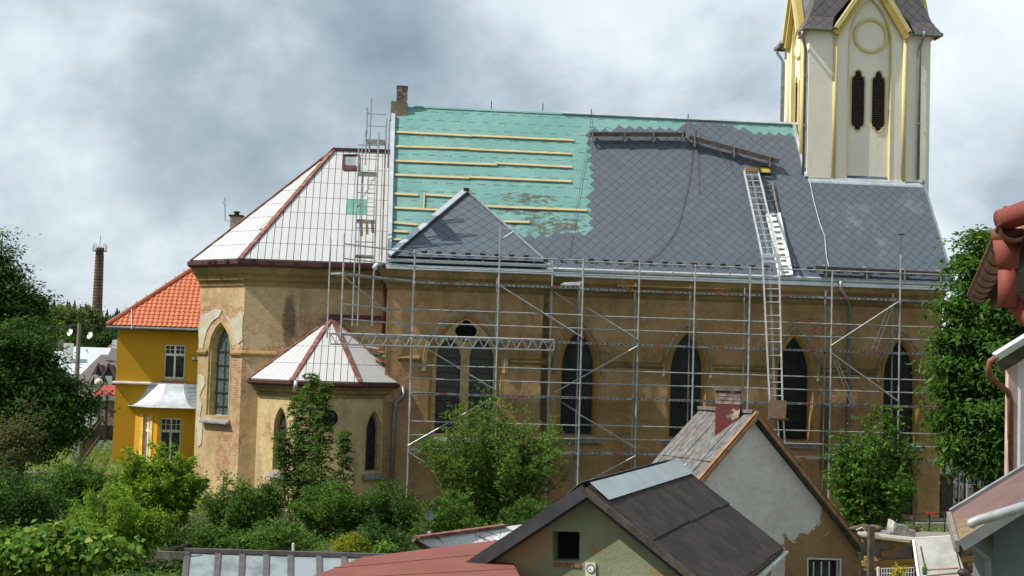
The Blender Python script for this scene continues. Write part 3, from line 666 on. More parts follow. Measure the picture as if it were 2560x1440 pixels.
# --- bell tower
TC = ((TX0+TX1)/2, (TY0+TY1)/2); TB, TT = 11.2, 19.33
def tower_face(p0, p1, base, fancy=True):
    w = WallF(p0, p1); L = w.L; c = L/2
    nich = arch(c, .345*L, base, 18.75, 20.6, 10)
    gab = [(0, TB), (L, TB), (L, TT), (.80*L, TT), (c, TT+2.0), (.20*L, TT), (0, TT)]
    part(w.panel(gab, [nich], .13), 'tower_wall', M_cream)
    inner = [(u, z) for u, z in nich]
    lv = []
    for s in (-1, 1):
        cc = c+s*.078*L*1.08; a = .052*L; zt = 17.63; zb_ = 15.27; o = []
        o += [(cc-a, zb_+.25), (cc-a, zt-.35)]
        o += [(cc-a*.85, zt-.24), (cc-a*.52, zt-.2)]+[(cc-.5*a*math.cos(t), zt-.13+.17*math.sin(t)) for t in (.2, .8, 1.57, 2.34, 2.94)]
        o += [(cc+a*.52, zt-.2), (cc+a*.85, zt-.24), (cc+a, zt-.35), (cc+a, zb_+.25), (cc+a*.85, zb_+.14), (cc+a*.5, zb_+.1), (cc+a*.4, zb_), (cc, zb_-.05), (cc-a*.4, zb_), (cc-a*.5, zb_+.1), (cc-a*.85, zb_+.14)]
        lv.append(o[::-1])
    part(w.panel(nich, lv, .22, .13), 'tower_niche', M_cream)
    for o in lv:
        g = lambda k: [(sum(p[0] for p in o)/len(o)+(u-sum(p[0] for p in o)/len(o))*(1+k*2.2), 16.45+(z-16.45)*(1+k*.5)) for u, z in o]
        bw = part(w.loft([(g(.10), .13), (g(.095), .10), (g(.05), .095), (g(.0), .14), (o, .2)], True), 'belfry_window', M_yel)
        lou = w.fill(o, .30); us = [p[0] for p in o]
        for k in range(26):
            z = 15.31+k*.089; lou.prism([w.pt(min(us), z, .18), w.pt(min(us), z-.035, .12+.05), w.pt(min(us), z+.05, .26), w.pt(min(us), z+.07, .27)], w.pt(max(us), 0)-w.pt(min(us), 0))
        lou.build('louvre', M_louv, bw)
    na = [p for p in nich]; nb_ = lambda k: [(c+(u-c)*(1+k), z+(k*.6 if z > 18.5 else 0)) for u, z in na]
    part(w.loft([(nb_(.045), -.003), (nb_(.04), -.025), (nb_(0), -.02), (nb_(-.03), .06), (nb_(-.035), .129)]), 'niche_moulding', M_yel)
    rc = (c+.01*L, 19.1); part(w.loft([(circ(*rc, .73, 36), .128), (circ(*rc, .72, 36), .06), (circ(*rc, .66, 36), .045), (circ(*rc, .60, 36), .06), (circ(*rc, .585, 36), .128)], True), 'roundel_moulding', M_yel)
    for f in (.215, .785):
        part(MB().tube([w.pt(f*L, base+.02, -.02), w.pt(f*L, TT-.3, -.02)], .085, 10), 'colonnette', M_yel, smooth=True)
        part(MB().lathe(w.pt(f*L, TT-.36, -.03), [(.0, 0), (.09, 0), (.10, .05), (.14, .14), (.17, .17), (.17, .24), (0, .24)], 10), 'capital', M_yel)
        part(MB().tube([w.pt(f*L, TT-.44, -.02), w.pt(f*L, TT-.40, -.02)], .11, 10), 'ring', M_yel)
    for s in (-1, 1):  # raking cornice
        e0, e1 = w.pt(c+s*.30*L, TT-.28, -.1), w.pt(c, TT+2.02, -.1)
        nrm = V(w.n.x, w.n.y, 0)
        part(MB().beam(e0, e1, .34, .26, nrm), 'raking_cornice', M_yeld)
        part(MB().beam(e0+nrm*.12+V(0, 0, .2), e1+nrm*.12+V(0, 0, .2), .16, .24, nrm), 'raking_cornice', M_yel)
    for u0, u1 in ((0, .2), (.8, 1)):
        part(MB().beam(w.pt(u0*L, TT-.1, -.08), w.pt(u1*L, TT-.1, -.08), .2, .18), 'corner_cornice', M_yeld)
    return w
tf = tower_face((TX0, TY0), (TX1, TY0), 13.15); tl = tower_face((TX0, TY1), (TX0, TY0), 13.0)
tower_face((TX1, TY0), (TX1, TY1), 13.0); tower_face((TX1, TY1), (TX0, TY1), 13.0)
# spire with flared eaves and four gable roofs
hw, hd = (TX1-TX0)/2, (TY1-TY0)/2; cxx, cyy = TC
ring = lambda k, z: [V(cxx-hw*k-.0, cyy-hd*k, z), V(cxx+hw*k, cyy-hd*k, z), V(cxx+hw*k, cyy+hd*k, z), V(cxx-hw*k, cyy+hd*k, z)]
sp_r = [[V(cxx+sx_*(hw+.34), cyy+sy_*(hd+.34), TT-.12) for sx_, sy_ in ((-1, -1), (1, -1), (1, 1), (-1, 1))], [V(cxx+sx_*(hw+.02), cyy+sy_*(hd+.02), TT+.42) for sx_, sy_ in ((-1, -1), (1, -1), (1, 1), (-1, 1))], ring(.84, TT+1.5), ring(.02, 34)]
# corner roofs only: cut the lower courses away in front of the gables
b = MB(); b.loft([sp_r[2], sp_r[3]])
for i in range(4):
    for A_, B_ in ((sp_r[0], sp_r[1]), (sp_r[1], sp_r[2])):
        for f0, f1_ in ((0, .2), (.8, 1)):
            a0, a1, b0, b1 = A_[i].lerp(A_[(i+1) % 4], f0), A_[i].lerp(A_[(i+1) % 4], f1_), B_[i].lerp(B_[(i+1) % 4], f0), B_[i].lerp(B_[(i+1) % 4], f1_)
            if f0 == 0: b1 = B_[i].lerp(B_[(i+1) % 4], .2 if A_ is sp_r[0] else .36)
            else: b0 = B_[i].lerp(B_[(i+1) % 4], .8 if A_ is sp_r[0] else .64)
            if A_ is sp_r[1]:
                if f0 == 0: a1 = A_[i].lerp(A_[(i+1) % 4], .2)
                else: a0 = A_[i].lerp(A_[(i+1) % 4], .8)
            b.poly([a0, a1, b1, b0])
    k0 = sp_r[0][i]; sg = V(1 if k0.x < cxx else -1, 1 if k0.y < cyy else -1, 0); k1 = k0+V(sg.x*(.34+.2*2*hw), 0, 0); k2 = k0+V(0, sg.y*(.34+.2*2*hd), 0); inn = k0+V(sg.x*.34, sg.y*.34, 0)
    b.poly([k0, k1, V(k1.x, inn.y, k0.z), inn]); b.poly([k0, inn, V(inn.x, k2.y, k0.z), k2])
SP = part(b, 'spire_roof', M_towslate)
# slate courses on the corner roofs that face the camera
for (i, rev) in ((0, False), (0, True)):
    for A_, B_, w0, w1 in ((sp_r[0], sp_r[1], .2, .2), (sp_r[1], sp_r[2], .2, .36)):
        p = [A_[0], A_[0].lerp(A_[1], w0), B_[0].lerp(B_[1], w1), B_[0]]
        if rev: p = [A_[1].lerp(A_[0], w0), A_[1], B_[1], B_[1].lerp(B_[0], w1)]
        fc = Facet(p[0], p[1]-p[0], p[3]); tiles(fc, [fc.uv(q) for q in p], rhombi(-.6, 1.6, 0, 2, .42, .44, .010), SP, 'slate', M_towslate, .004, .012, .010)
for (wx, ax) in ((tf, 0), (tl, 1), (WallF((TX1, TY0), (TX1, TY1)), 1), (WallF((TX1, TY1), (TX0, TY1)), 0)):
    L = wx.L; dep = hd if ax == 0 else hw; b = MB(); ap0, ap1 = wx.pt(L/2, TT+2.2, -.3), wx.pt(L/2, TT+2.2, dep)
    for s in (-1, 1):
        q0, q1 = wx.pt(L/2+s*.325*L, TT-.2, -.3), wx.pt(L/2+s*.325*L, TT-.2, dep*.9)
        b.prism([q0, ap0, ap1, q1], (0, 0, .05))
    part(b, 'gable_roof', M_zincd)
for i in range(4):
    for f0, f1_ in ((0, .2), (.8, 1)):
        MB().beam(sp_r[0][i].lerp(sp_r[0][(i+1) % 4], f0)+V(0, 0, -.02), sp_r[0][i].lerp(sp_r[0][(i+1) % 4], f1_)+V(0, 0, -.02), .1, .12).build('tower_gutter', M_pipe, SP)
for x, yb_, yt, Y, sgn in ((2297, 440, 100, TY0-.12, 1), (2012, 300, 100, TY0-.02, 0)):
    p = atY(x, 300, Y); q = atY(x+(14 if sgn else -6), 78, Y-.25)
    if not sgn: p = V(TX0-.1, TY0+.12, 0)
    pipe([q, q+V(0, 0, -.16), V(p.x, p.y if not sgn else Y, q.z-.62), V(p.x, p.y if not sgn else Y, 13.3 if sgn else 12.6)], .065, 'downpipe', M_pipe)
pipe([V(TX0-.3, TY1+.1, 19.2), V(TX0-.3, TY1+.1, 19.0), V(TX0-.09, TY1-.06, 18.6), V(TX0-.09, TY1-.06, 13)], .065, 'downpipe', M_pipe)
# zinc apron where roof meets tower
part(MB().prism([V(TX0+.02, TY0-.02, 13.17), V(TX0+.02, TY0-.16, 13.06), V(TX0+.02, TY0-.17, 12.98), V(TX0+.02, TY0, 13.0)], (TX1-TX0-.3, 0, 0)), 'tower_flashing', M_zinc)
part(MB().prism([V(tf.pt(.2*tf.L, 0).x, TY0-.09, 13.2), V(tf.pt(.2*tf.L, 0).x, TY0-.15, 12.96), V(tf.pt(.2*tf.L, 0).x, TY0-.02, 12.96), V(tf.pt(.2*tf.L, 0).x, TY0-.02, 13.24)], (tf.L*.6, 0, 0)), 'tower_flashing', M_zinc)
part(MB().beam(fr.pt(TX0-.03-XL, fr.uv((0, TY0, EZ+(TY0-EY)*1.341))[1], .05), fr.pt(TX0-.03-XL, SL, .05), .12, .1, fr.n), 'tower_flashing', M_zinc)
#--END-CHURCH

# ================================================================== SCAFFOLD
SF = thing('scaffold', 'galvanised tube scaffold with steel decks standing along the church wall', 'scaffold', (10, 50.4, 0))
LV = [8.2, 6.23, 4.26, 2.28]
def stube(a, b_, name, r=.031, par=None): return MB().tube([a, b_], r, 6).build(name, M_galv, par or SF)
def lattice(a, b_, lean=0): pass
def scaf_bays(xs, Yf, zb, tops, rails=True, skip=()):
    for i, x in enumerate(xs):
        stube(V(x, Yf, .05), V(x, Yf, tops[i]), 'standard'); stube(V(x, Yf+.73, .05), V(x, Yf+.73, 8.5), 'standard', .028)
        MB().box(V(x, Yf, .03), .15, .15, .05).build('base_plate', M_galv, SF)
        for z in LV:
            stube(V(x, Yf, z-.05), V(x, Yf+.73, z-.05), 'transom', .02)
            MB().tube([V(x, Yf, z-.12), V(x, Yf, z-.04)], .04, 6).build('coupler', M_deck, SF)
    for i in range(len(xs)-1):
        a, b_ = xs[i], xs[i+1]
        for k, z in enumerate(LV):
            dk = MB().box(V((a+b_)/2, Yf+.37, z), b_-a-.06, .62, .07).build('deck', M_deck, SF)
            n = int((b_-a)/.17); sb = MB()
            for j in range(n):
                if random.random() < .8: sb.box(V(a+.12+j*.17, Yf+.058, z+.003), .085, .006, .028)
            tag(sb.build('deck_slots', M_black, dk), kind='stuff')
            MB().box(V(a+(b_-a)*random.uniform(.2, .85), Yf+.055, z+.0), .26, .012, .05).build('red_mark', M_red, dk)
            for dz in (.52, 1.0):
                if rails and (i, k, dz) not in skip: stube(V(a, Yf, z+dz), V(b_, Yf, z+dz), 'guard_rail', .024)
xsl = [1.29, 4.31, 7.34]; YL = 49.7; YRr = 50.3
scaf_bays(xsl, YL, 0, [9.35, 10.35, 9.3])
xsr = [7.42, 9.5, 11.57, 13.63, 16.73, 19.33, 22.0]
scaf_bays(xsr, YRr, 0, [9.25, 9.25, 9.25, 9.25, 9.2, 9.9, 9.2], skip=((4, 0, .52), (3, 0, .52)))
def pbrace(x0, y0, x1, y1, Y): stube(atY(x0, y0, Y), atY(x1, y1, Y), 'brace', .028)
for q_ in ((1252, 716, 1458, 845), (1064, 870, 1239, 976), (1020, 1114, 1227, 997), (1020, 1130, 1060, 1156)): pbrace(*q_, YL-.03)
for q_ in ((1388, 980, 1594, 865), (1467, 769, 1594, 849), (1390, 996, 1447, 1033), (1450, 1037, 1590, 1121), (1475, 1200, 1588, 1140), (2078, 864, 2245, 755), (2080, 884, 2245, 1003), (2080, 1140, 2140, 1105)): pbrace(*q_, YRr-.03)
pbrace(1385, 730, 1468, 788, YRr+.7)
stube(V(6.35, 50.95, .05), V(6.35, 50.95, 9.3), 'standard', .03); stube(V(6.30, 50.3, .05), V(6.30, 50.3, 9.2), 'standard', .028)
# bracket head on the tall standard and the T-head mast
p = V(4.31, YL, 10.2); stube(p, p+V(.62, 0, .02), 'bracket', .02); stube(p+V(.05, 0, -.35), p+V(.55, 0, 0), 'bracket', .018)
p = V(19.33, YRr, 9.9); MB().tube([p, p+V(0, 0, .75)], .012).build('mast', M_rope, SF); MB().beam(p+V(-.12, 0, .75), p+V(.12, 0, .75), .04, .05).build('mast_head', M_iron, SF)
# skewed bay round the annex
pL = Vector((-1.17, 47.6)); pR = Vector((1.29, 49.7)); dn = Vector((pR-pL)).normalized(); nn = Vector((-dn.y, dn.x))
stube(V(pL.x, pL.y, 6.1), V(pL.x, pL.y, 9.65), 'standard'); q_ = pL+nn*.73; stube(V(q_.x, q_.y, 6.1), V(q_.x, q_.y, 9.5), 'standard', .028)
for z in (8.3, 6.25):
    a, b_ = pL+nn*.36, pR+nn*.36
    MB().beam(V(a.x, a.y, z), V(b_.x, b_.y, z-.06), .6, .06).build('deck', M_deck, SF)
    for dz in (.5, 1.0): stube(V(pL.x, pL.y, z+dz), V(pR.x, pR.y, z+dz-.06), 'guard_rail', .024)
stube(V(pL.x, pL.y, 8.2), V(pR.x, pR.y, 6.4), 'brace', .028)
# lattice beam
tA, tB = atY(826, 833, 47.75), atY(1385, 850, 49.5); bA, bB = atY(826, 860, 47.75), atY(1385, 876, 49.5)
LB = MB().tube([tA, tB], .03, 6).tube([bA, bB], .03, 6).build('lattice_beam', M_alu, SF)
N = 20; b = MB()
for i in range(N):
    a, c = (tA.lerp(tB, i/N), bA.lerp(bB, (i+.5)/N)); b.tube([a, c], .018, 5, False); b.tube([c, tA.lerp(tB, (i+1)/N)], .018, 5, False)
b.tube([tA, bA], .02, 5).tube([tB, bB], .02, 5); b.build('lattice_web', M_alu, LB)
# narrow access tower over the annex
for px_, top, bot, Y in ((890, 372, 815, 50.7), (939, 330, 815, 50.7), (903, 440, 815, 51.6), (957, 296, 700, 51.6), (917, 243, 380, 51.6), (965, 300, 420, 51.0)):
    a = atY(px_, 560, Y); stube(V(a.x, Y, atY(px_, bot, Y).z), V(a.x, Y, atY(px_, top, Y).z), 'standard', .03)
ax0, ax1 = atY(888, 560, 50.7).x, atY(940, 560, 50.7).x
for y_, h in ((434, .07), (553, .07), (641, .07)):
    z = atY(915, y_, 51).z; MB().box(V((ax0+ax1)/2, 51.15, z), ax1-ax0, .85, h).build('deck', M_deck, SF)
    for dz in (.5, 1.0): stube(V(ax0, 50.7, z+dz), V(ax1, 50.7, z+dz), 'guard_rail', .018)
tx0, tx1 = atY(916, 350, 51.5).x, atY(964, 350, 51.5).x; z = atY(940, 358, 51.5).z
dk = MB().box(V((tx0+tx1)/2, 51.3, z), tx1-tx0, 1.0, .07).build('deck', M_deck, SF)
for dz in (.55, 1.0): stube(V(tx0, 51.0, z+dz), V(tx1, 51.0, z+dz), 'guard_rail', .018)
stube(V(tx0, 51, z-.9), V(tx0, 51, z+1.2), 'standard', .028); stube(V(ax0, 50.7, z-1.3), V(tx0, 51, z+.5), 'brace', .018)
stube(atY(893, 520, 50.7), atY(935, 445, 50.7), 'brace', .018)
p = atY(919, 243, 51.6); MB().box(p+V(0, 0, -.45), .06, .06, .1).build('red_mark', M_red, SF)
for k in range(3): MB().beam(atY(903+k*14, 548+2*k, 50.66), atY(904+k*14, 590-4*k, 50.66), .1, .04, (0, 1, 0)).build('toe_board', M_woodo if k == 1 else M_woodg, SF)

def ladder(name, label, l0, l1, r0, r1, rungs, mat, rs=.03, rr=.016, group=None, bend=None, rmat=None):
    """stringers l0->l1 and r0->r1 (bottom to top)"""
    t = thing(name, label, 'ladder', V(*((l0+r0)/2)), group)
    for a, b_ in ((l0, l1), (r0, r1)): MB().beam(a, b_, rs, rs*1.8, (0, -1, .2)).build('stringer', mat, t)
    for k in range(rungs):
        f = (k+.5)/rungs; MB().tube([l0.lerp(l1, f), r0.lerp(r1, f)], rr, 6).build('rung', rmat or mat, t)
    return t
p = [atY(918, 545, 50.9), atY(919, 445, 51.1), atY(936, 545, 50.9), atY(937, 445, 51.1)]
ladder('access_ladder', 'short silver ladder inside the narrow scaffold tower beside the white roof', p[0], p[1], p[2], p[3], 9, M_alu, .02, .012)
p = [atY(2178, 876, 50.8), atY(2230, 747, 50.8), atY(2190, 876, 50.8), atY(2240, 747, 50.8)]
ladder('access_ladder', 'slanting silver ladder between the two upper scaffold decks beside the wall downpipe', p[0], p[1], p[2], p[3], 8, M_alu, .025, .012)
p = [atY(2126, 1008, 50.8), atY(2084, 898, 50.8), atY(2136, 1008, 50.8), atY(2092, 898, 50.8)]
ladder('access_ladder', 'slanting silver ladder between the middle scaffold decks in front of bare brickwork', p[0], p[1], p[2], p[3], 8, M_alu, .025, .012)
# inclined roof hoist: rail over the eave and up the slates, with its carriage
hl0, hr0 = atY(1926, 1040, 49.75), atY(1957, 1040, 49.75)
hl1, hr1 = atY(1906, 640, 50.2), atY(1947, 640, 50.2)
hl2, hr2 = fr.px(1860, 428, .25), fr.px(1895, 428, .25)
HT = ladder('roof_hoist', 'aluminium hoist ladder running from a plywood carriage up over the eave to the slates', hl0, hl1, hr0, hr1, 12, M_alu, .045, .018); HT['category'] = 'hoist'
for a, b_ in ((hl1, hl2), (hr1, hr2)): MB().beam(a, b_, .05, .08, fr.n).build('stringer', M_alu, HT)
for k in range(14): MB().tube([hl1.lerp(hl2, (k+.3)/14), hr1.lerp(hr2, (k+.3)/14)], .02, 6).build('rung', M_alu, HT)
MB().beam(hl1+V(-.05, -.03, 0), hr1+V(.05, -.03, 0), .06, .12).build('cross_bar', M_alu, HT); MB().beam(hl1+V(-.02, -.03, -.2), hr1+V(.02, -.03, -.2), .06, .1).build('cross_bar', M_alu, HT)
MB().box(hl2.lerp(hr2, .5)+V(0, -.05, .05), .5, .2, .16).build('head_block', M_woodo, HT)
c = atY(1944, 1023, 49.62); MB().beam(c+V(-.02, 0, -.33), c+V(.02, .03, .33), .64, .03, (0, -1, 0)).build('carriage_board', simple('plywood', (.25, .16, .11), (.19, .12, .085), 4, .8), HT)
MB().box(c+V(.05, .1, -.36), .72, .3, .06).build('carriage_base', M_woodd, HT)
for dx in (-.03, .06): MB().tube([hl0.lerp(hr0, .4+dx), hl1.lerp(hr1, .4+dx), hl2.lerp(hr2, .45+dx)], .006, 4).build('hoist_rope', M_cable, HT)
MB().beam(atY(1948, 1110, 49.8), atY(1944, 1045, 49.75), .05, .05, (0, -1, 0)).beam(atY(1962, 1110, 49.8), atY(1958, 1045, 49.75), .05, .05, (0, -1, 0)).build('foot', M_alu, HT)
# white covered ladder and old wooden ladder on the roof
a0, a1, a2, a3 = fr.px(1950, 690, .1), fr.px(1979, 689, .1), fr.px(1947, 534, .1), fr.px(1918, 536, .1)
WT = thing('roof_ladder', 'white sheet covered roof ladder lying beside the hoist rail on the slates', 'ladder', a0)
MB().prism([a0, a1, a2, a3], fr.n*.04).build('cover', M_white, WT)
for e0, e1 in ((a0, a3), (a1, a2)): MB().beam(e0, e1, .09, .14, fr.n).build('rail', M_white, WT)
for k in range(11):
    f = (k+.5)/11; MB().beam(a0.lerp(a3, f).lerp(a1.lerp(a2, f), .3)+fr.n*.06, a0.lerp(a3, f).lerp(a1.lerp(a2, f), .75)+fr.n*.06, .05, .03, fr.n).build('tread', M_woodg, WT)
ladder('wooden_ladder', 'old grey wooden ladder lying on the slates above the white covered ladder', fr.px(1920, 538, .1), fr.px(1906, 458, .1), fr.px(1945, 532, .1), fr.px(1930, 456, .1), 6, M_woodg, .05, .022)
c = fr.px(1911, 424, .2); t = thing('tool_tray', 'small yellow lined black tray under the end of the sloping roof walkway', 'tray', c)
MB().beam(fr.px(1899, 425, .1), fr.px(1925, 425, .1), .28, .04, fr.n).build('tray_base', simple('yellow paint', (.45, .36, .06), rough=.6), t)
for x0, y0, x1, y1 in ((1897, 416, 1926, 418), (1898, 434, 1928, 436), (1897, 416, 1898, 434), (1926, 418, 1928, 436)): MB().beam(fr.px(x0, y0, .14), fr.px(x1, y1, .14), .03, .12, fr.n).build('tray_rim', M_clip, t)
# roof walkways
def walkway(label, pts, brk, h=.26):
    a, b_ = fr.px(*pts[0], .30), fr.px(*pts[1], .30); t = thing('roof_walkway', label, 'walkway', a, 'plank walkways on the roof')
    MB().beam(a, b_, .30, .05, (0, -.25, .97)).build('plank', M_woodd, t); MB().beam(a+V(0, -.15, -.05), b_+V(0, -.15, -.05), .035, .17).build('edge_board', M_woodd, t)
    for f in brk:
        c = a.lerp(b_, f); MB().beam(c+V(0, -.17, .08), c+V(.0, -.15, -.38), .07, .05, (1, 0, 0)).beam(c+V(0, -.15, -.36), c+V(0, .12, -.14), .05, .05, (1, 0, 0)).beam(c+V(0, -.1, .06), c+V(0, .25, .12), .1, .03).build('bracket', M_woodg, t)
walkway('dark plank walkway hung level across the slates just below the membrane', [(1476, 334), (1712, 335)], (.02, .36, .66, .97))
walkway('dark plank walkway sloping down the slates toward the tower', [(1722, 342), (1945, 402)], (.06, .5, .9))
walkway('dark plank walkway along the gutter at the tower end of the roof', [(2036, 668), (2372, 684)], (.08, .38, .66, .93))
# ropes and cable
def rope(name, label, pts, r, mat, h=.05, cat='rope'):
    P = [fr.px(x, y, h) for x, y in pts]
    o = MB().tube(P, r, 5).build(name, mat, at=P[0]); tag(o, label, cat)
rope('safety_rope', 'long red rope curving down the slates from the walkway joint to the gutter', [(1735, 345), (1730, 400), (1722, 460), (1708, 520), (1695, 565), (1672, 605), (1645, 635), (1610, 655), (1560, 672)], .010, M_rope)
rope('safety_rope', 'straight red rope running from a ridge hook down over the membrane edge', [(1478, 292), (1470, 360), (1452, 460), (1438, 540), (1424, 640)], .008, M_rope)
rope('safety_rope', 'red rope looped from the ridge over the sloping walkway', [(1720, 300), (1730, 318), (1760, 340), (1798, 358), (1803, 385), (1816, 412), (1825, 421)], .010, M_rope, .4)
rope('safety_rope', 'short red rope hanging straight down from the walkway joint', [(1740, 345), (1746, 400), (1748, 486)], .008, M_rope)
rope('safety_rope', 'red rope tied from the ridge to the end of the level walkway', [(1719, 296), (1716, 318), (1706, 331)], .016, M_rope, .35)
rope('cable', 'pale cable hanging from the tower corner down the slates to the gutter', [(2006, 345), (2012, 400), (2022, 440), (2034, 500), (2050, 560), (2062, 590), (2066, 640), (2076, 685)], .016, M_cable, cat='cable')
for k in range(4):
    a, b_ = atY(1545+12*k, 714+k*3, 50.45+.1*k), atY(1812-10*k, 722+k*3, 50.45+.1*k); o = MB().beam(a, b_, .14, .03).build('plank', M_woodo, at=a)
    tag(o, ('orange plank with the longest reach at the outer edge of the deck stack', 'orange plank lying second from the outer edge of the deck stack', 'orange plank lying third from the outer edge of the deck stack', 'shortest orange plank against the wall side of the deck stack')[k], 'plank', 'planks stacked on the scaffold')
for k in range(3):
    a, b_ = atY(1402+4*k, 712-2*k, 50+.12*k), atY(1450+3*k, 713-3*k, 50+.12*k); tag(MB().tube([a, b_], .035, 6).build('steel_tube', M_galv, at=a), 'short steel tube piled on the deck corner by the bay', 'tube', 'spare scaffold tubes')
rg_ = random.Random(4)
for k, (x, y, l, m, lab) in enumerate(((930, 868, .5, M_woodg, 'grey broken board on the annex roof edge under the truss'), (946, 876, .4, M_rust, 'rusty bent strip dumped on the annex roof edge'), (950, 888, .45, M_green, 'teal scrap of roofing sheet on the annex roof edge'), (938, 882, .35, M_woodd, 'dark broken lath dumped on the annex roof edge'))):
    c = atY(x, y, 51.3-.1*k); a = rg_.uniform(-.5, .5); tag(MB().beam(c+V(-l/2, 0, -.05*a), c+V(l/2, .1*a, .2*a), .22, .03, (0, -.4, 1)).build('roof_scrap', m, at=c), lab, 'scrap')
#--END-SCAFFOLD

# ================================================================== FOREGROUND BUILDINGS
# --- garden shed with corrugated bitumen roof and green gable
hs = math.radians(5.5+19); rd = V(math.sin(hs), math.cos(hs), 0); rp = V(math.cos(hs), -math.sin(hs), 0)
S0 = atD(1465, 1222, 22); RLn = 6.5; SD = 1.5/2.13
SH = thing('garden_shed', 'green plastered garden shed with dark corrugated roof and square hole in its gable', 'shed', V(S0.x, S0.y, 0))
M_onduline = simple('dark corrugated bitumen', (.020, .017, .017), (.036, .030, .029), 2.5, .85, bumps=.3)
M_fascia = simple('black bitumen fascia', (.028, .03, .034), (.045, .046, .05), 3, .7)
t_ = NT('green gable plaster')
_c = t_.mix(t_.ramp(t_.noise(1.2, 7, .65), .35, .65), (.225, .24, .15), (.17, .185, .12))
_c = t_.mix(t_.ramp(t_.math('ADD', t_.noise(1.6, 8, .7), t_.math('MULTIPLY', blob(t_, [(2.2, 2.0, 1.2, 1.4), (4.9, 1.9, .8, .8)]), .16)), .58, .62), _c, (.26, .18, .095))
t_.bump(t_.noise(14, 5), .5, .02); M_gplas = t_.fin(_c, .95, 0, .1)
ws = WallF((S0-rp*2.0+rd*.22).xy, (S0+rp*2.0+rd*.22).xy); uc = 2.0
wh = [ws.uz(x, y) for x, y in ((1382, 1402), (1448, 1402), (1449, 1330), (1381, 1328))]
MBw = ws.panel([(0, 0), (4, 0), (4, S0.z-2.0*SD-.12), (uc, S0.z-.12), (0, S0.z-2.0*SD-.12)], [wh], .3)
MBw.build('gable_wall', M_gplas, SH)
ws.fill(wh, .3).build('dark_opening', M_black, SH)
for k in range(4):
    u = wh[0][0]+.02+k*.115; MB().prism([ws.pt(u, wh[0][1]-.075, -.02), ws.pt(u+.1, wh[0][1]-.075, -.02), ws.pt(u+.1, wh[0][1]-.01, -.02), ws.pt(u, wh[0][1]-.01, -.02)], ws.pt(0, 0, .1)-ws.pt(0, 0, 0)).build('brick', simple('red brick piece', (.28, .12, .07), rough=.95) if k == 0 else MATS['red brick piece'], SH)
for sgn in (-1, 1):
    w2 = WallF((S0+rp*sgn*2.0+rd*(.22 if sgn > 0 else RLn-.2)).xy, (S0+rp*sgn*2.0+rd*(RLn-.2 if sgn > 0 else .22)).xy); w2.panel([(0, 0), (w2.L, 0), (w2.L, S0.z-1.55), (0, S0.z-1.55)]).build('side_wall', M_gplas, SH)
for sgn in (-1, 1):
    dn_ = (rp*sgn*2.13+V(0, 0, -1.5)); Ls = dn_.length; dn_.normalize(); nn_ = (rd.cross(dn_)*(-sgn if False else 1)).normalized()
    if nn_.z < 0: nn_ = -nn_
    ncol = 7; rows = ((0, 1.32), (1.26, Ls+.05))
    for c in range(ncol):
        wv = RLn/ncol
        for r, (v0, v1) in enumerate(rows):
            b = MB(); steps = 40; ringA = []; ringB = []
            for k in range(steps+1):
                s = c*wv+wv*1.03*k/steps; hgt = .02+.04*abs(math.sin(math.pi*s/.186))**.5+(.02 if r == 0 else 0)+.004*c % .01
                ringA.append(S0+rd*s+dn_*v0+nn_*hgt); ringB.append(S0+rd*s+dn_*(v1-(.03*((c*7) % 3)/3))+nn_*hgt)
            b.loft([ringA, ringB], False); b.loft([[p-nn_*.012 for p in ringA], [p-nn_*.012 for p in ringB]], False); b.loft([ringB, [p-nn_*.012 for p in ringB]], False)
            b.build('roof_sheet', M_onduline, SH)
    MB().beam(S0-rd*.06+nn_*-.02, S0-rd*.06+dn_*(Ls+.12)+nn_*-.02, .05, .2 if sgn < 0 else .11, nn_).build('verge_board', M_fascia if sgn < 0 else M_woodd, SH)
    MB().beam(S0+rd*.1+nn_*-.13, S0+rd*.1+dn_*(Ls+.05)+nn_*-.13, .14, .03, nn_).build('soffit_board', M_fascia, SH)
    MB().beam(S0+dn_*(Ls+.05)-nn_*.05, S0+rd*RLn+dn_*(Ls+.05)-nn_*.05, .08, .14, nn_).build('eave_board', M_woodd, SH)
    if sgn > 0:
        MB().beam(S0+rd*3.2+dn_*(Ls+.14)-V(0, 0, .06), S0+rd*(RLn+.1)+dn_*(Ls+.14)-V(0, 0, .02), .07, .06).build('eave_flashing', M_zinc, SH)
        MB().beam(S0+rd*.0+dn_*.0+nn_*.075, S0+rd*0+nn_*.075+dn_*.2, .01, .01).v
    for k in range(3):
        s0, s1 = RLn*k/3-.03, RLn*(k+1)/3+.02
        MB().prism([S0+rd*s0+nn_*(.125+.004*k), S0+rd*s1+nn_*(.125+.004*k), S0+rd*s1+nn_*.10+dn_*(.40 if sgn > 0 else .3), S0+rd*s0+nn_*.10+dn_*(.40 if sgn > 0 else .3)], nn_*.006).build('ridge_cap', M_zincd if sgn < 0 else simple('ridge zinc', (.42, .47, .49), (.36, .41, .43), 2, .5, .4) if k == 0 else MATS['ridge zinc'], SH)
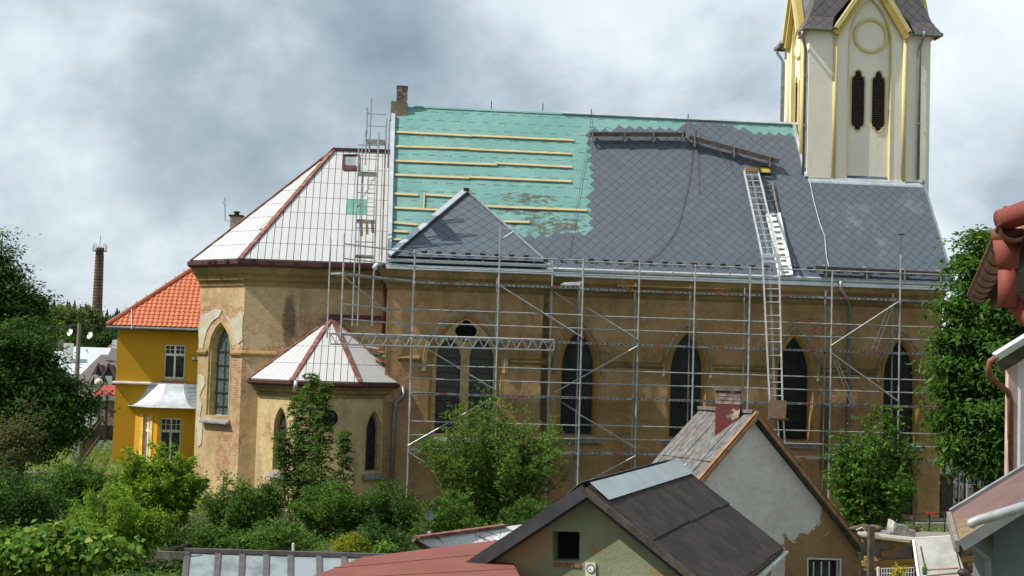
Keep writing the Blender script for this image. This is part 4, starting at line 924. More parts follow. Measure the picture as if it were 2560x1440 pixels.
# thermometer dial on the gable
dl = [ws.uz(x, y) for x, y in ((1465, 1442), (1491, 1442), (1490, 1407), (1464, 1406))]
TH = thing('wall_thermometer', 'small cream plaque with round white dial hung on the green gable', 'thermometer', ws.pt(*dl[0], -.02))
b = ws.fill(dl, -.03); ws.loft([(dl, -.03), (dl, 0)], True, b); b.build('plaque', simple('cream plaque', (.6, .56, .42), rough=.6), TH)
c_ = ws.uz(1478, 1421)
ws.fill(circ(*c_, .062, 24), -.036).build('dial', M_white, TH); ws.loft([(circ(*c_, .068, 24), -.030), (circ(*c_, .066, 24), -.045), (circ(*c_, .058, 24), -.037)], True).build('rim', M_iron, TH)
MB().beam(ws.pt(*c_, -.040), ws.pt(c_[0]+.02, c_[1]-.035, -.040), .006, .004).beam(ws.pt(*c_, -.041), ws.pt(c_[0]-.03, c_[1]-.012, -.041), .006, .004).build('pointer', M_iron, TH)
for k in range(12):
    a = k*math.pi/6; MB().beam(ws.pt(c_[0]+.042*math.cos(a), c_[1]+.042*math.sin(a), -.038), ws.pt(c_[0]+.053*math.cos(a), c_[1]+.053*math.sin(a), -.038), .006, .003).build('tick_mark', M_iron, TH)
# --- red felt roof lean-to
M_felt = simple('red roofing felt', (.19, .066, .052), (.165, .055, .045), 1.5, .85, bumps=.3, bscale=80)
q4 = [atZ(x, y, 2.2) for x, y in ((905, 1393), (1252, 1349), (1330, 1500), (1100, 1560), (640, 1496))]
RR = thing('lean_to', 'flat lean-to with red felt roof beside the green shed', 'shed', V(q4[0].x+1, q4[0].y-2, 0))
MB().prism([p-V(0, 0, .05) for p in q4], (0, 0, .05)).build('roof_deck', M_felt, RR)
for k in range(3):
    a, b_ = q4[0].lerp(q4[4], .3+.3*k), q4[1].lerp(q4[2], .25+.3*k); MB().beam(a+V(0, 0, .004), b_+V(0, 0, .004), .09, .008).build('felt_lap', M_felt, RR)
cen = sum(q4, V(0, 0, 0))/5; MB().prism([cen+(p-cen)*.93-V(0, 0, 2.2) for p in q4], (0, 0, 2.13)).build('wall', M_gplas, RR)
a, b_ = atD(985, 1432, 21.3), atD(1140, 1440, 21.6)
# --- white rusty sheet roof behind it
WR = thing('tin_roof_hut', 'low hut with peeling white sheet roof and rusty ridge behind the red lean-to', 'shed', atZ(1150, 1345, 0))
M_peel = NT('peeling white sheet'); _c = M_peel.mix(M_peel.ramp(M_peel.noise(4, 8, .7, stretch=(.5, 1.5, 1)), .53, .62), (.56, .57, .57), (.20, .10, .07)); M_peel = M_peel.fin(_c, .7)
r0, r1, r2, r3 = atZ(1042, 1347, 2.12), atZ(1318, 1309, 2.12), atZ(1300, 1352, 1.9), atZ(1085, 1372, 1.9)
for k in range(4):
    f0, f1_ = k/4, (k+1)/4-.006
    for j in range(2):
        g0, g1_ = j/2, j/2+.49
        A_ = lambda f, g: r0.lerp(r1, f).lerp(r3.lerp(r2, f), g)
        MB().prism([A_(f0, g0), A_(f1_, g0), A_(f1_, g1_), A_(f0, g1_)], (0, 0, -.015-.004*j)).build('roof_sheet', M_peel, WR)
MB().beam(r0+V(0, 0, .03), r0.lerp(r1, .78)+V(0, 0, .03), .16, .04).build('ridge_strip', M_rust, WR)
MB().tube([r0+V(-.06, 0, -.02), r3+V(-.06, 0, -.02)], .05, 8).build('gutter', M_rustd, WR)
MB().prism([V(p.x, p.y, 0) for p in (r0.lerp(r1, .05), r1, r2, r3.lerp(r2, .05))], (0, 0, 1.84)).build('wall', M_gplas, WR)
# --- greenhouse with timber bars
GH = thing('greenhouse', 'lean-to greenhouse with cloudy panes between dark timber bars', 'greenhouse', atD(650, 1400, 24)*1.0-V(0, 0, atD(650, 1400, 24).z))
M_pane = NT('cloudy plastic pane'); _c = M_pane.mix(M_pane.ramp(M_pane.noise(2.2, 6), .4, .65), (.30, .35, .37), (.18, .22, .23)); M_pane.b.inputs['Alpha'].default_value = .7; M_pane = M_pane.fin(_c, .18, 0, .5)
M_bar = simple('greenhouse timber', (.11, .095, .10), (.075, .065, .068), 4, .85, bumps=.3)
gt0, gt1 = atD(468, 1381, 24.6), atD(990, 1396, 24.6); gb0, gb1 = gt0+V(.12, -1.5, -.9), gt1+V(.12, -1.5, -.9)
xt = [470, 547, 607, 667, 727, 798, 860, 925, 990]
gx = [(x-470)/520 for x in xt]
for i, f in enumerate(gx):
    MB().beam(gt0.lerp(gt1, f), gb0.lerp(gb1, f), .10, .07, (0, 0, 1)).build('rafter', M_bar, GH)
    if i < len(gx)-1:
        f2_ = gx[i+1]; P = [gt0.lerp(gt1, f), gt0.lerp(gt1, f2_), gb0.lerp(gb1, f2_), gb0.lerp(gb1, f)]
        MB().prism(P, (0, 0, .006)).build('pane', M_pane, GH)
MB().beam(gt0+V(-.05, 0, .04), gt1+V(0, 0, .04), .09, .07).build('ridge_board', M_bar, GH)
MB().beam(gb0, gb1, .09, .07).build('eave_board', M_bar, GH)
for p in (gt0, gt0.lerp(gt1, .5), gt1): MB().beam(V(p.x, p.y+.3, 0), V(p.x, p.y+.3, p.z), .1, .1, (1, 0, 0)).build('post', M_bar, GH)
MB().beam(V(gt0.x, gt0.y+.05, .9), V(gt1.x, gt1.y+.05, .9), .03, 1.7).build('back_board', M_woodg, GH)
MB().beam(atD(392, 1387, 24.4), atD(474, 1390, 24.5), .05, .13).build('board', M_woodg, GH)
MB().beam(atD(412, 1376, 24.4), atD(480, 1357, 24.5), .03, .03).build('stick', M_woodd, GH)
for x, y in ((735, 1358), (198, 1330)): pass
tag(MB().tube([atD(733, 1385, 26), atD(733, 1358, 26)], .025, 6).build('garden_stake', M_white, at=atD(733, 1385, 26)), 'short white stake sticking up behind the greenhouse', 'stake')
a = atD(196, 1430, 27); tag(MB().tube([V(a.x, a.y, 0), atD(198, 1328, 27)], .018, 6).build('garden_cane', M_woodo, at=V(a.x, a.y, 0)), 'thin brown bean cane standing among the garden leaves', 'cane')
# --- old gabled hut with chimney
hh = math.radians(-19.5); hd_ = V(math.sin(hh), math.cos(hh), 0); hp_ = V(math.cos(hh), -math.sin(hh), 0)
H0 = atD(1889, 1040, 30); HTn = 1.0
HU = thing('gabled_hut', 'old hut with patchy white gable, rust brown verge boards and maroon chimney', 'house', V(H0.x, H0.y, 0))
t_ = NT('patchy hut gable'); x_, y_, z_ = t_.sep()
sand = t_.mix(t_.ramp(t_.noise(1.3, 8, .68), .35, .68), (.31, .20, .10), (.22, .135, .06)); sand = t_.mix(t_.ramp(t_.noise(3, 8, .7), .6, .68), sand, (.40, .36, .30))
wht = t_.mix(t_.ramp(t_.noise(1.8, 8, .65), .35, .7), (.56, .55, .52), (.47, .465, .44)); wht = t_.mix(t_.math('MULTIPLY', t_.ramp(t_.noise(9, 6), .55, .72), .5), wht, (.30, .26, .2)); wht = t_.mix(t_.math('MULTIPLY', t_.ramp(t_.noise(1.1, 8, .75), .45, .65), .4), wht, (.36, .33, .28))
bl = blob(t_, [(H0.x-.2, H0.z-1.3, 1.9, 1.9), (H0.x-1.0, H0.z-2.2, 1.7, 1.2), (H0.x+.85, H0.z-1.9, 1.1, .85), (H0.x+.62, H0.z-3.0, .25, 1.1)])
msk = t_.ramp(t_.math('ADD', bl, t_.math('MULTIPLY', t_.math('SUBTRACT', t_.noise(2.6, 10, .7), .5), 2.2)), .2, .24)
t_.bump(t_.math('ADD', t_.math('MULTIPLY', msk, .9), t_.math('MULTIPLY', t_.noise(9, 6), .6)), .6, .03); M_hutw = t_.fin(t_.mix(msk, sand, wht), .95, 0, .1)
wfh = WallF((H0-hp_*3.0+hd_*.12).xy, (H0+hp_*2.95+hd_*.12).xy); u0_ = 3.0
wn_ = [wfh.uz(x, y) for x, y in ((2018, 1480), (2104, 1484), (2106, 1396), (2018, 1393))]
wfh.panel([(0, 0), (wfh.L, 0), (wfh.L, H0.z-2.95*HTn-.1), (u0_, H0.z-.1), (0, H0.z-3.0-.1)], [wn_], .22).build('gable_wall', M_hutw, HU)
w2 = WallF((H0+hp_*2.95+hd_*.12).xy, (H0+hp_*2.95+hd_*2.2).xy); w2.panel([(0, 0), (w2.L, 0), (w2.L, H0.z-3.05), (0, H0.z-3.05)]).build('side_wall', M_hutw, HU)
HW = wfh.fill(wn_, .2).build('window', M_roomdark, HU)
for (i, j) in ((0, 1), (1, 2), (2, 3), (3, 0)): MB().beam(wfh.pt(*wn_[i], .05), wfh.pt(*wn_[j], .05), .07, .09).build('frame', M_white, HW)
for k in range(4):
    u = wn_[0][0]+(wn_[1][0]-wn_[0][0])*(k+.7)/4.4; MB().tube([wfh.pt(u, wn_[0][1], -.01), wfh.pt(u, wn_[2][1]-.05, -.01)], .014, 6).build('security_bar', M_white, HW)
MB().tube([wfh.pt(wn_[0][0], wn_[2][1]-.42, -.02), wfh.pt(wn_[1][0], wn_[2][1]-.42, -.02)], .012, 6).build('security_bar', M_white, HW)
M_verge = simple('rust brown verge', (.30, .17, .085), (.19, .105, .055), 4, .85, stretch=(2, 2, 1), bumps=.4)
M_shin = NT('weathered grey boarding'); _c = M_shin.mix(M_shin.ramp(M_shin.noise(6, 8, .75, stretch=(1.2, 1.2, .25)), .35, .65), (.175, .17, .162), (.075, .073, .07)); _c = M_shin.mix(M_shin.math('MULTIPLY', M_shin.ramp(M_shin.noise(.9, 6), .55, .68), .4), _c, (.12, .08, .072)); M_shin.bump(M_shin.noise(20, 6, stretch=(1, 1, .2)), .8, .02); M_shin = M_shin.fin(_c, .95)
for sgn in (-1, 1):
    Ls = 4.3 if sgn > 0 else 4.2; dn_ = (hp_*sgn+V(0, 0, -HTn)).normalized(); nn_ = hd_.cross(dn_)
    if nn_.z < 0: nn_ = -nn_
    wv = 2.15/11
    for c in range(11):
        for r in range(3):
            v0, v1 = Ls*r/3, Ls*(r+1)/3+.05; jit = random.uniform(-.012, .012); s0 = c*wv
            MB().prism([H0+hd_*(s0+.006)+dn_*v0+nn_*(.04+jit), H0+hd_*(s0+wv-.006)+dn_*v0+nn_*(.04+jit), H0+hd_*(s0+wv-.006)+dn_*(v1+jit)+nn_*(.06+jit), H0+hd_*(s0+.006)+dn_*(v1+jit)+nn_*(.06+jit)], nn_*.02).build('roof_board', M_shin, HU)
    MB().beam(H0-hd_*.08-dn_*.05, H0-hd_*.08+dn_*(Ls+.05), .05, .08, nn_).build('verge_board', M_verge, HU)
    MB().beam(H0-hd_*.04+nn_*.075-dn_*.05, H0-hd_*.04+nn_*.075+dn_*(Ls+.1), .10, .02, nn_).build('verge_cap', M_verge, HU)
    MB().beam(H0+hd_*.1+dn_*.1-nn_*.02, H0+hd_*2.15+dn_*.1-nn_*.02, .1, .02, nn_)
    if sgn > 0: MB().tube([H0-hd_*.1+dn_*(Ls-.1)+nn_*.16, H0+hd_*2.1+dn_*(Ls-.1)+nn_*.16], .09, 8).build('eave_gutter', M_verge, HU)
MB().beam(H0+V(0, 0, .09), H0+hd_*2.15+V(0, 0, .09), .2, .07).build('ridge_board', M_shin, HU)
t_ = NT('peeling maroon chimney'); _c = t_.mix(t_.ramp(t_.noise(3.5, 8, .6), .58, .62), (.13, .032, .032), (.42, .36, .28)); t_.bump(t_.noise(8, 5), .5, .02); M_maroon = t_.fin(t_.mix(t_.ramp(t_.noise(2, 6), .4, .7), _c, (.10, .035, .035)), .9)
c0 = atD(1821, 1050, 30.55); hz1 = atD(1821, 968, 30.55).z
CHN = MB().box(V(c0.x, c0.y, (hz1+2.3)/2), .52, .5, hz1-2.3, hh).build('chimney', M_maroon, HU)
MB().box(V(c0.x, c0.y, hz1-.03), .60, .58, .09, hh).build('chimney_cap', M_shin, CHN)
for k in range(3): MB().box(V(c0.x, c0.y, hz1-.16-.085*k), .535+.004*k, .515, .07, hh).build('brick_course', simple('pale sooty course', (.30, .25, .2), (.14, .1, .09), 7, .95) if k == 0 else MATS['pale sooty course'], CHN)
MB().box(V(c0.x, c0.y, 3.55), .62, .6, .05, hh).build('chimney_flashing', M_rust, CHN)
v0_, v1_ = atD(1728, 1150, 30.4), atD(1712, 1172, 30.2)
VP = thing('roof_vent', 'white topped vent pipe leaning on the grey hut roof', 'vent pipe', v1_)
MB().tube([v1_+(v1_-v0_)*.9, v1_], .055, 8).build('pipe', M_fascia, VP); MB().tube([v1_, v0_], .07, 8).build('cap', M_white, VP)
MB().tube([v1_-V(0, .2, .8), v1_-V(0, .02, .2)], .03, 6)
#--END-FOREGROUND

# ================================================================== YELLOW HOUSE
YH = 70.0
yw0 = atY(291, 900, YH); ye0 = atY(268, 815, YH-.45)
YHs = thing('yellow_house', 'mustard yellow two storey house with orange tiled hip roof behind the apse', 'house', V(yw0.x, YH, 0))
HXL = yw0.x; HXR = HXL+13; HZ = ye0.z-.15
wy = WallF((HXL, YH), (HXR, YH)); wx0 = [wy.uz(x, y) for x, y in ((409, 946), (460, 946), (462, 862), (411, 860))]
WU, WV = (wx0[0][0], wx0[1][0]), (wx0[0][1], wx0[2][1]); hole = [(WU[0], WV[0]), (WU[1], WV[0]), (WU[1], WV[1]), (WU[0], WV[1])]
wy.panel([(0, 0), (wy.L, 0), (wy.L, HZ), (0, HZ)], [hole], .14).build('front_wall', M_ygw, YHs)
for a, b_ in (((HXL, YH+11), (HXL, YH)), ((HXR, YH), (HXR, YH+11)), ((HXR, YH+11), (HXL, YH+11))):
    w2 = WallF(a, b_); w2.panel([(0, 0), (w2.L, 0), (w2.L, HZ), (0, HZ)]).build('wall', M_ygw, YHs)
def casement(wfr, hole, par, dep=.10, grid=(2, 2), transom=.30):
    (u0, z0), (u1, _), (_, z1) = hole[0], hole[1], hole[2]
    w = wfr.fill(hole, dep+.03).build('window', M_roomdark, par); fw = .06; zt = z1-(z1-z0)*transom
    mb = MB()
    for a, b_ in (((u0, z0), (u0, z1)), ((u1, z0), (u1, z1)), (((u0+u1)/2, z0), ((u0+u1)/2, z1))): mb.beam(wfr.pt(*a, dep), wfr.pt(*b_, dep), .09, .06, (wfr.n.x, wfr.n.y, 0))
    for z in (z0+.04, zt, z1-.04): mb.beam(wfr.pt(u0, z, dep), wfr.pt(u1, z, dep), .08 if z != zt else .12, .055, (wfr.n.x, wfr.n.y, 0))
    mb.build('frame', M_white, w)
    for f in (.25, .75):
        u = u0+(u1-u0)*f; MB().beam(wfr.pt(u, zt, dep), wfr.pt(u, z1, dep), .03, .03).build('glazing_bar', M_white, w)
    MB().beam(wfr.pt(u0, (zt+z1)/2, dep), wfr.pt(u1, (zt+z1)/2, dep), .03, .03).build('glazing_bar', M_white, w)
    return w
W_ = casement(wy, hole, YHs)
sl_ = MB().beam(wy.pt(WU[0]-.1, WV[0]-.06, -.06), wy.pt(WU[1]+.1, WV[0]-.06, -.06), .16, .05).build('sill', M_zincd, W_)
# shaped lintel moulding over the window
cu = (WU[0]+WU[1])/2
pts_ = [(WU[0]-.14, WV[1]+.02), (WU[0]-.14, WV[1]+.14), (cu-.3, WV[1]+.17), (cu, WV[1]+.34), (cu+.3, WV[1]+.17), (WU[1]+.14, WV[1]+.14), (WU[1]+.14, WV[1]+.02)]
b = wy.fill(pts_, -.04); wy.loft([(pts_, -.04), (pts_, .001)], True, b); b.build('lintel', M_ygw, YHs)
cz = atY(380, 955, YH).z
MB().prism([wy.pt(-.12, cz, 0), wy.pt(-.12, cz-.06, -.26), wy.pt(-.12, cz-.12, -.26), wy.pt(-.12, cz-.12, 0)], wy.pt(wy.uz(465, 955)[0]+.12, 0)-wy.pt(0, 0)).build('ledge', simple('pale ledge zinc', (.62, .63, .63), (.45, .46, .46), 3, .5, .3), YHs)
# insulators bracket
bk = wy.uz(482, 900); MB().beam(wy.pt(*bk, -.15), wy.pt(bk[0]+.5, bk[1], -.15), .05, .05).build('bracket', M_iron, YHs)
for k in range(2): MB().lathe(wy.pt(bk[0]+.05+.2*k, bk[1], -.15), [(.02, 0), (.05, .02), (.05, .12), (.03, .16), (0, .16)], 8).build('insulator', M_white, YHs)
# roof
sl41 = math.tan(math.radians(41)); ov = .45; ez = ye0.z
e = [V(HXL-ov, YH-ov, ez), V(HXR+ov, YH-ov, ez), V(HXR+ov, YH+11+ov, ez), V(HXL-ov, YH+11+ov, ez)]; hlf = (11+2*ov)/2
r_0, r_1 = V(HXL-ov+hlf, YH+5.5, ez+hlf*sl41), V(HXR+ov-hlf, YH+5.5, ez+hlf*sl41)
YRf = MB().poly([e[0], e[1], r_1, r_0]).poly([e[1], e[2], r_1]).poly([e[2], e[3], r_0, r_1]).poly([e[3], e[0], r_0]).poly(e[::-1]).build('roof', simple('tile bed', (.2, .06, .03), rough=.9), YHs)
ff = Facet(e[0], (1, 0, 0), r_0); fp = [ff.uv(p) for p in (e[0], e[1], r_1, r_0)]
def pantile():
    b = MB(); n = 6; A_, B_ = [], []
    for k in range(n+1):
        t = k/n; h = .03+.035*math.sin(math.pi*t)**.8 if t < .75 else .03+.035*math.sin(math.pi*.75)**.8*(1-t)*4*.2
        A_.append(ff.u*(-.12+.24*t)+ff.v*-.165+ff.n*(h+.03)); B_.append(ff.u*(-.12+.24*t)+ff.v*.155+ff.n*h)
    b.loft([A_, B_], False); b.loft([[p-ff.n*.045 for p in A_], A_], False); return b.mesh('tile', mat=M_tileo)
pme = pantile(); cnt = 0; rest = MB(); vv = .2; fplim = fp if area2(fp) > 0 else fp[::-1]
lst = []
while vv < 9.2:
    uu = .15
    while uu < fp[1][0]:
        P = ff.pt(uu, vv); x, y = pr(P)
        if inpoly(uu, vv, fp) and x < 640: lst.append((uu, vv))
        uu += .24
    vv += .29
for (uu, vv) in lst:
    if cnt < 300: link_mesh('tile', pme, YRf, ff.pt(uu, vv)); cnt += 1
    else:
        P = ff.pt(uu, vv); rest.add([P+v.co for v in pme.vertices], [tuple(p.vertices) for p in pme.polygons])
if rest.v: tag(rest.build('tiles', M_tileo, YRf), kind='stuff')
MB().tube([e[0]+V(0, 0, .05), r_0+V(0, 0, .08)], .13, 8).build('hip_cap', simple('dusky hip tile', (.36, .10, .045), (.28, .08, .04), 4, .7), YRf)
for k in range(14):
    p = e[0].lerp(r_0, (k+1)/15)+V(0, 0, .15); MB().tube([p, p+V(-.05, 0, .14)], .015, 5).build('conductor_clip', M_iron, YRf)
MB().tube([e[0]+V(0, -.05, -.05), e[1]+V(0, -.05, -.05)], .07, 8).build('gutter', M_pipe, YHs)
MB().beam(ff.px(329, 822, .1), ff.px(328, 760, .12), .03, .03, ff.n).build('conductor_wire', M_cable, YRf)
ch = atD(591, 560, 76); CHY = MB().box(V(ch.x, ch.y, ch.z-.8), .62, .6, 2.4).build('chimney', simple('pale chimney brick', (.42, .39, .34), (.33, .30, .26), 8, .95, bumps=.4), YHs)
zt_ = ch.z+.4; MB().box(V(ch.x, ch.y, zt_+.03), .78, .74, .08).build('chimney_cap', M_iron, CHY); MB().lathe(V(ch.x, ch.y, zt_+.07), [(.0, 0), (.14, 0), (.14, .14), (.2, .16), (.2, .2), (0, .24)], 10).build('cowl', M_iron, CHY)
a = atD(563, 552, 75.5); MB().tube([a+V(.5, 0, 0), a, atD(562, 494, 75.5)], .02, 6).build('aerial_mast', M_iron, CHY); MB().box(atD(560, 506, 75.5), .12, .1, .16).build('aerial_box', M_white, CHY)
# oriel with bell-shaped zinc roof
O = [Vector((wy.pt(wy.uz(338, 1050)[0], 0).x, YH)), Vector((atY(394, 1050, YH-1.1).x, YH-1.1)), Vector((atY(462, 1050, YH-1.1).x, YH-1.1)), Vector((atY(462, 1050, YH-1.1).x+1.15, YH))]
oz = atY(420, 1020, YH-1.1).z
for i in range(3):
    w2 = WallF(O[i], O[i+1]); hs_ = []
    if i < 2:
        if i == 1: cs = [w2.uz(x, y) for x, y in ((398, 1140), (449, 1140), (450, 1045), (398, 1045))]
        else: cs = [w2.uz(x, y) for x, y in ((357, 1140), (371, 1140), (371, 1042), (357, 1040))]
        ho = [(cs[0][0], cs[0][1]-.3), (cs[1][0], cs[0][1]-.3), (cs[1][0], cs[2][1]), (cs[0][0], cs[2][1])]; hs_ = [ho]; casement(w2, ho, YHs)
        if i == 0:
            for u in (ho[0][0]-.14, ho[1][0]+.14): MB().beam(w2.pt(u, 0, -.02), w2.pt(u, ho[2][1]+.12, -.02), .2, .05, (w2.n.x, w2.n.y, 0)).build('window_surround', M_ylt, YHs)
        else:
            for k in range(5):
                u = ho[0][0]+(ho[1][0]-ho[0][0])*(k+.5)/5; MB().tube([w2.pt(u, ho[0][1], -.02), w2.pt(u, ho[2][1]-.1, -.02)], .012, 5).build('window_grille', M_iron, YHs)
    w2.panel([(0, 0), (w2.L, 0), (w2.L, oz), (0, oz)], hs_, .12).build('oriel_wall', M_ygw, YHs)
rings = []
for k in range(9):
    t = k/8; s = 1-t; outw = .42*s**2.2+.02-.55*t*.4; z = oz+.02+1.12*(t**1.5)
    pts_ = []
    cxo = (O[0].x+O[3].x)/2
    for i, p in enumerate(O):
        f = 1.0-.32*t; pts_.append(V(cxo+(p.x-cxo)*f+(p.x-cxo)/abs(p.x-cxo)*.42*s**2, YH-(YH-p.y)*(1-.62*t)-(.42*s**2 if i in (1, 2) else .0)-(.02 if i in (1, 2) else 0), z))
    rings.append(pts_)
MB().loft(rings, False).poly([rings[-1][0], rings[-1][1], rings[-1][2], rings[-1][3]]).poly(rings[0][::-1]).build('oriel_roof', M_zinc, YHs)

# ================================================================== STREET BEHIND, FAR LEFT
def house(name, label, px0, px1, ybase, yeave, D, depth, mat, rmat, ridge_h, gable=True, group=None, ang=0.):
    a, b_ = atD(px0, yeave, D), atD(px1, yeave, D); ze = a.z; W = b_.x-a.x
    t = thing(name, label, 'house', V(a.x, a.y, 0), group)
    wq = WallF((a.x, a.y), (b_.x, a.y)); wq.panel([(0, 0), (W, 0), (W, ze), (0, ze)]).build('wall', mat, t)
    for p, q in (((a.x, a.y+depth), (a.x, a.y)), ((b_.x, a.y), (b_.x, a.y+depth)), ((b_.x, a.y+depth), (a.x, a.y+depth))):
        w2 = WallF(p, q); w2.panel([(0, 0), (w2.L, 0), (w2.L, ze), (0, ze)]).build('wall', mat, t)
    o = .4; e = [V(a.x-o, a.y-o, ze-.1), V(b_.x+o, a.y-o, ze-.1), V(b_.x+o, a.y+depth+o, ze-.1), V(a.x-o, a.y+depth+o, ze-.1)]
    in_ = 0 if gable else min(W*.32, depth*.5); R0_, R1_ = V(a.x-o+in_, a.y+depth/2, ze+ridge_h), V(b_.x+o-in_, a.y+depth/2, ze+ridge_h)
    rf = MB().poly([e[0], e[1], R1_, R0_]).poly([e[2], e[3], R0_, R1_]).poly([e[3], e[0], R0_]).poly([e[1], e[2], R1_]).build('roof', rmat, t)
    return t, wq, ze, rf
M_rgrey = simple('grey brown far roof', (.13, .105, .10), (.10, .08, .078), 2, .8, bumps=.4, bscale=12)
M_rsilver = simple('pale metal far roof', (.50, .55, .58), (.44, .49, .52), 1, .5, .2)
def chim(t, x, y, D, w=.5, h=1.2, m=None): p = atD(x, y, D); MB().box(V(p.x, p.y, p.z-h/2), w, w, h).build('chimney', m or M_cbr, t)
t, wq, ze, rf = house('far_house', 'white house with pale metal roof beside the utility pole', 120, 236, 1000, 930, 118, 9, M_whitep, M_rsilver, 2.2)
chim(t, 172, 858, 120, .7, 1.6, M_white); chim(t, 153, 850, 122)
for k, u in enumerate((.6, 1.7)): MB().beam(wq.pt(u, 1.5, -.01), wq.pt(u+.6, 1.5, -.01), .02, 1).build('window', M_roomdark, t)
t, wq, ze, rf = house('far_house', 'white house with steep grey brown roof behind the globe lamp', 196, 320, 1060, 955, 100, 8, M_whitep, M_rgrey, 2.0, False)
for k in range(3): MB().box(wq.pt(.5+k*.9, 1.4, 0), .5, .08, .9).build('window', M_roomdark, t)
for k in range(2):
    p = atD(246+26*k, 945, 97.5); bq = MB().prism([p+V(-.55, 0, -.5), p+V(.55, 0, -.5), p+V(0, 0, .9)], (0, 2, 0)); d = bq.build('dormer', M_woodd, t); MB().beam(p+V(-.65, -.1, -.4), p+V(0, -.1, 1.0), .2, .12).beam(p+V(.65, -.1, -.4), p+V(0, -.1, 1.0), .2, .12).build('dormer_roof', M_rgrey, d); MB().box(p+V(0, -.05, -.15), .5, .06, .6).build('window', M_white, d)
t, wq, ze, rf = house('far_house', 'low house with dark brown roof peeping past the yellow house corner', 245, 340, 1000, 902, 135, 9, M_whitep, M_rgrey, 2.2, False); chim(t, 290, 850, 138, .6, 1.4, M_white)
t, wq, ze, rf = house('far_house', 'small house with faded red roof between the trees and metal roof', 140, 190, 900, 880, 160, 8, M_whitep, simple('faded red far roof', (.25, .10, .08), (.2, .09, .075), 2, .8), 1.0); chim(t, 155, 843, 162, .8, 1.5)
# open pavilion with red roof
a = atD(230, 985, 84); PV = thing('garden_pavilion', 'dark timber pavilion with red roof beside the yellow house', 'pavilion', V(a.x, a.y, 0)); pw = 2.6
rz = a.z; Pm = V(a.x+pw/2, a.y+1.2, rz+.75)
cn = [V(a.x-.3, a.y-.3, rz-.1), V(a.x+pw+.6, a.y-.3, rz-.1), V(a.x+pw+.6, a.y+2.7, rz-.1), V(a.x-.3, a.y+2.7, rz-.1)]
r0_, r1_ = V(a.x+.5, a.y+1.2, rz+.55), V(a.x+pw+.6, a.y+1.2, rz+.55)
MB().poly([cn[0], cn[1], r1_, r0_]).poly([cn[3], cn[0], r0_]).poly([cn[2], cn[3], r0_, r1_]).build('roof', simple('red pavilion roof', (.33, .055, .045), (.27, .05, .04), 2, .6), PV)
for x, y in ((0, 0), (.9, 0), (pw, 0), (0, 2.4), (pw, 2.4)): MB().beam(V(a.x+x, a.y+y, 0), V(a.x+x, a.y+y, rz), .12, .12, (1, 0, 0)).build('post', M_woodd, PV)
MB().box(V(a.x+pw/2+.2, a.y+.05, .55), pw+.2, .08, .9).build('balustrade', M_woodd, PV); MB().box(V(a.x+pw/2, a.y+2.4, 1.2), pw, .1, 2.4).build('back_wall', simple('beige board', (.35, .30, .24), rough=.9), PV)
# utility pole, dishes, globe lamp
a = atD(187, 1040, 88); zt_ = atD(188, 808, 88).z
UP = thing('utility_pole', 'grey concrete utility pole with cross arm and wires above the far houses', 'pole', V(a.x, a.y, 0))
MB().tube([V(a.x, a.y, 0), V(a.x+.02, a.y, zt_)], [.19, .12], 8).build('shaft', M_woodg, UP); MB().beam(V(a.x-.5, a.y, zt_-.35), V(a.x+.5, a.y, zt_-.35), .09, .09).build('cross_arm', M_iron, UP)
for s in (-.45, 0, .45): MB().lathe(V(a.x+s, a.y, zt_-.3), [(.03, 0), (.07, .05), (.05, .2), (0, .22)], 8).build('insulator', M_iron, UP)
for s, q in ((-.45, (-60, 770)), (0, (-60, 790)), (.45, (330, 860))):
    p0 = V(a.x+s, a.y, zt_-.1); p1 = atD(*q, 95); MB().tube([p0.lerp(p1, k/8)-V(0, 0, 1.2*math.sin(math.pi*k/8)*.5) for k in range(9)], .018, 4).build('wire', M_iron, UP)
MB().beam(V(a.x, a.y, zt_-1.0), V(a.x+.5, a.y, zt_-1.4), .06, .06).build('stay', M_iron, UP)
def dish(x, y, D, r, lab):
    c = atD(x, y, D); t = thing('satellite_dish', lab, 'satellite dish', c-V(0, 0, r*1.4)); d = V(-.55, -.78, .3).normalized(); o = d.orthogonal().normalized(); q = d.cross(o)
    rings = [[c+d*(.25*r*f*f)+(o*math.cos(2*math.pi*k/14)+q*math.sin(2*math.pi*k/14))*r*f for k in range(14)] for f in (.02, .35, .7, 1)]
    MB().loft(rings).build('bowl', M_white, t); MB().tube([c-d*.03, c-V(0, 0, r*1.4)], .03, 6).build('mast', M_iron, t); MB().tube([c-V(0, 0, r), c+d*r*.9], .015, 5).box(c+d*r*.9, .08, .08, .1).build('feed_arm', M_iron, t)
dish(176, 831, 100, .27, 'white satellite dish beside the top of the utility pole'); dish(226, 839, 103, .27, 'white satellite dish on the pale metal roof'); dish(115, 840, 108, .22, 'small white satellite dish against the tree crowns')
c = atD(1071, 1288, 32); t = thing('satellite_dish', 'grey satellite dish on a thin mast above the white rusty roof', 'satellite dish', V(c.x, c.y, 0))
d = V(.6, -.72, .3).normalized(); o = d.orthogonal().normalized(); q = d.cross(o); r = .13
MB().loft([[c+d*(.3*r*f*f)+(o*math.cos(2*math.pi*k/14)+q*math.sin(2*math.pi*k/14))*r*f for k in range(14)] for f in (.02, .4, .7, 1)]).build('bowl', M_pipe, t); MB().tube([V(c.x, c.y, 0), c], .015, 6).build('mast', M_iron, t); MB().box(V(c.x+.03, c.y-.03, c.z-.42), .06, .06, .12).build('mast_box', M_white, t)
a = atZ(218, 1105, 0); GL = thing('globe_lamp', 'grey street lamp with curved neck and cream globe by the pavilion', 'street lamp', a); top = atD(222, 955, 1/np.dot(ray(218, 1105), [0, 0, 0])if False else (a.y/ray(222, 955)[1]))
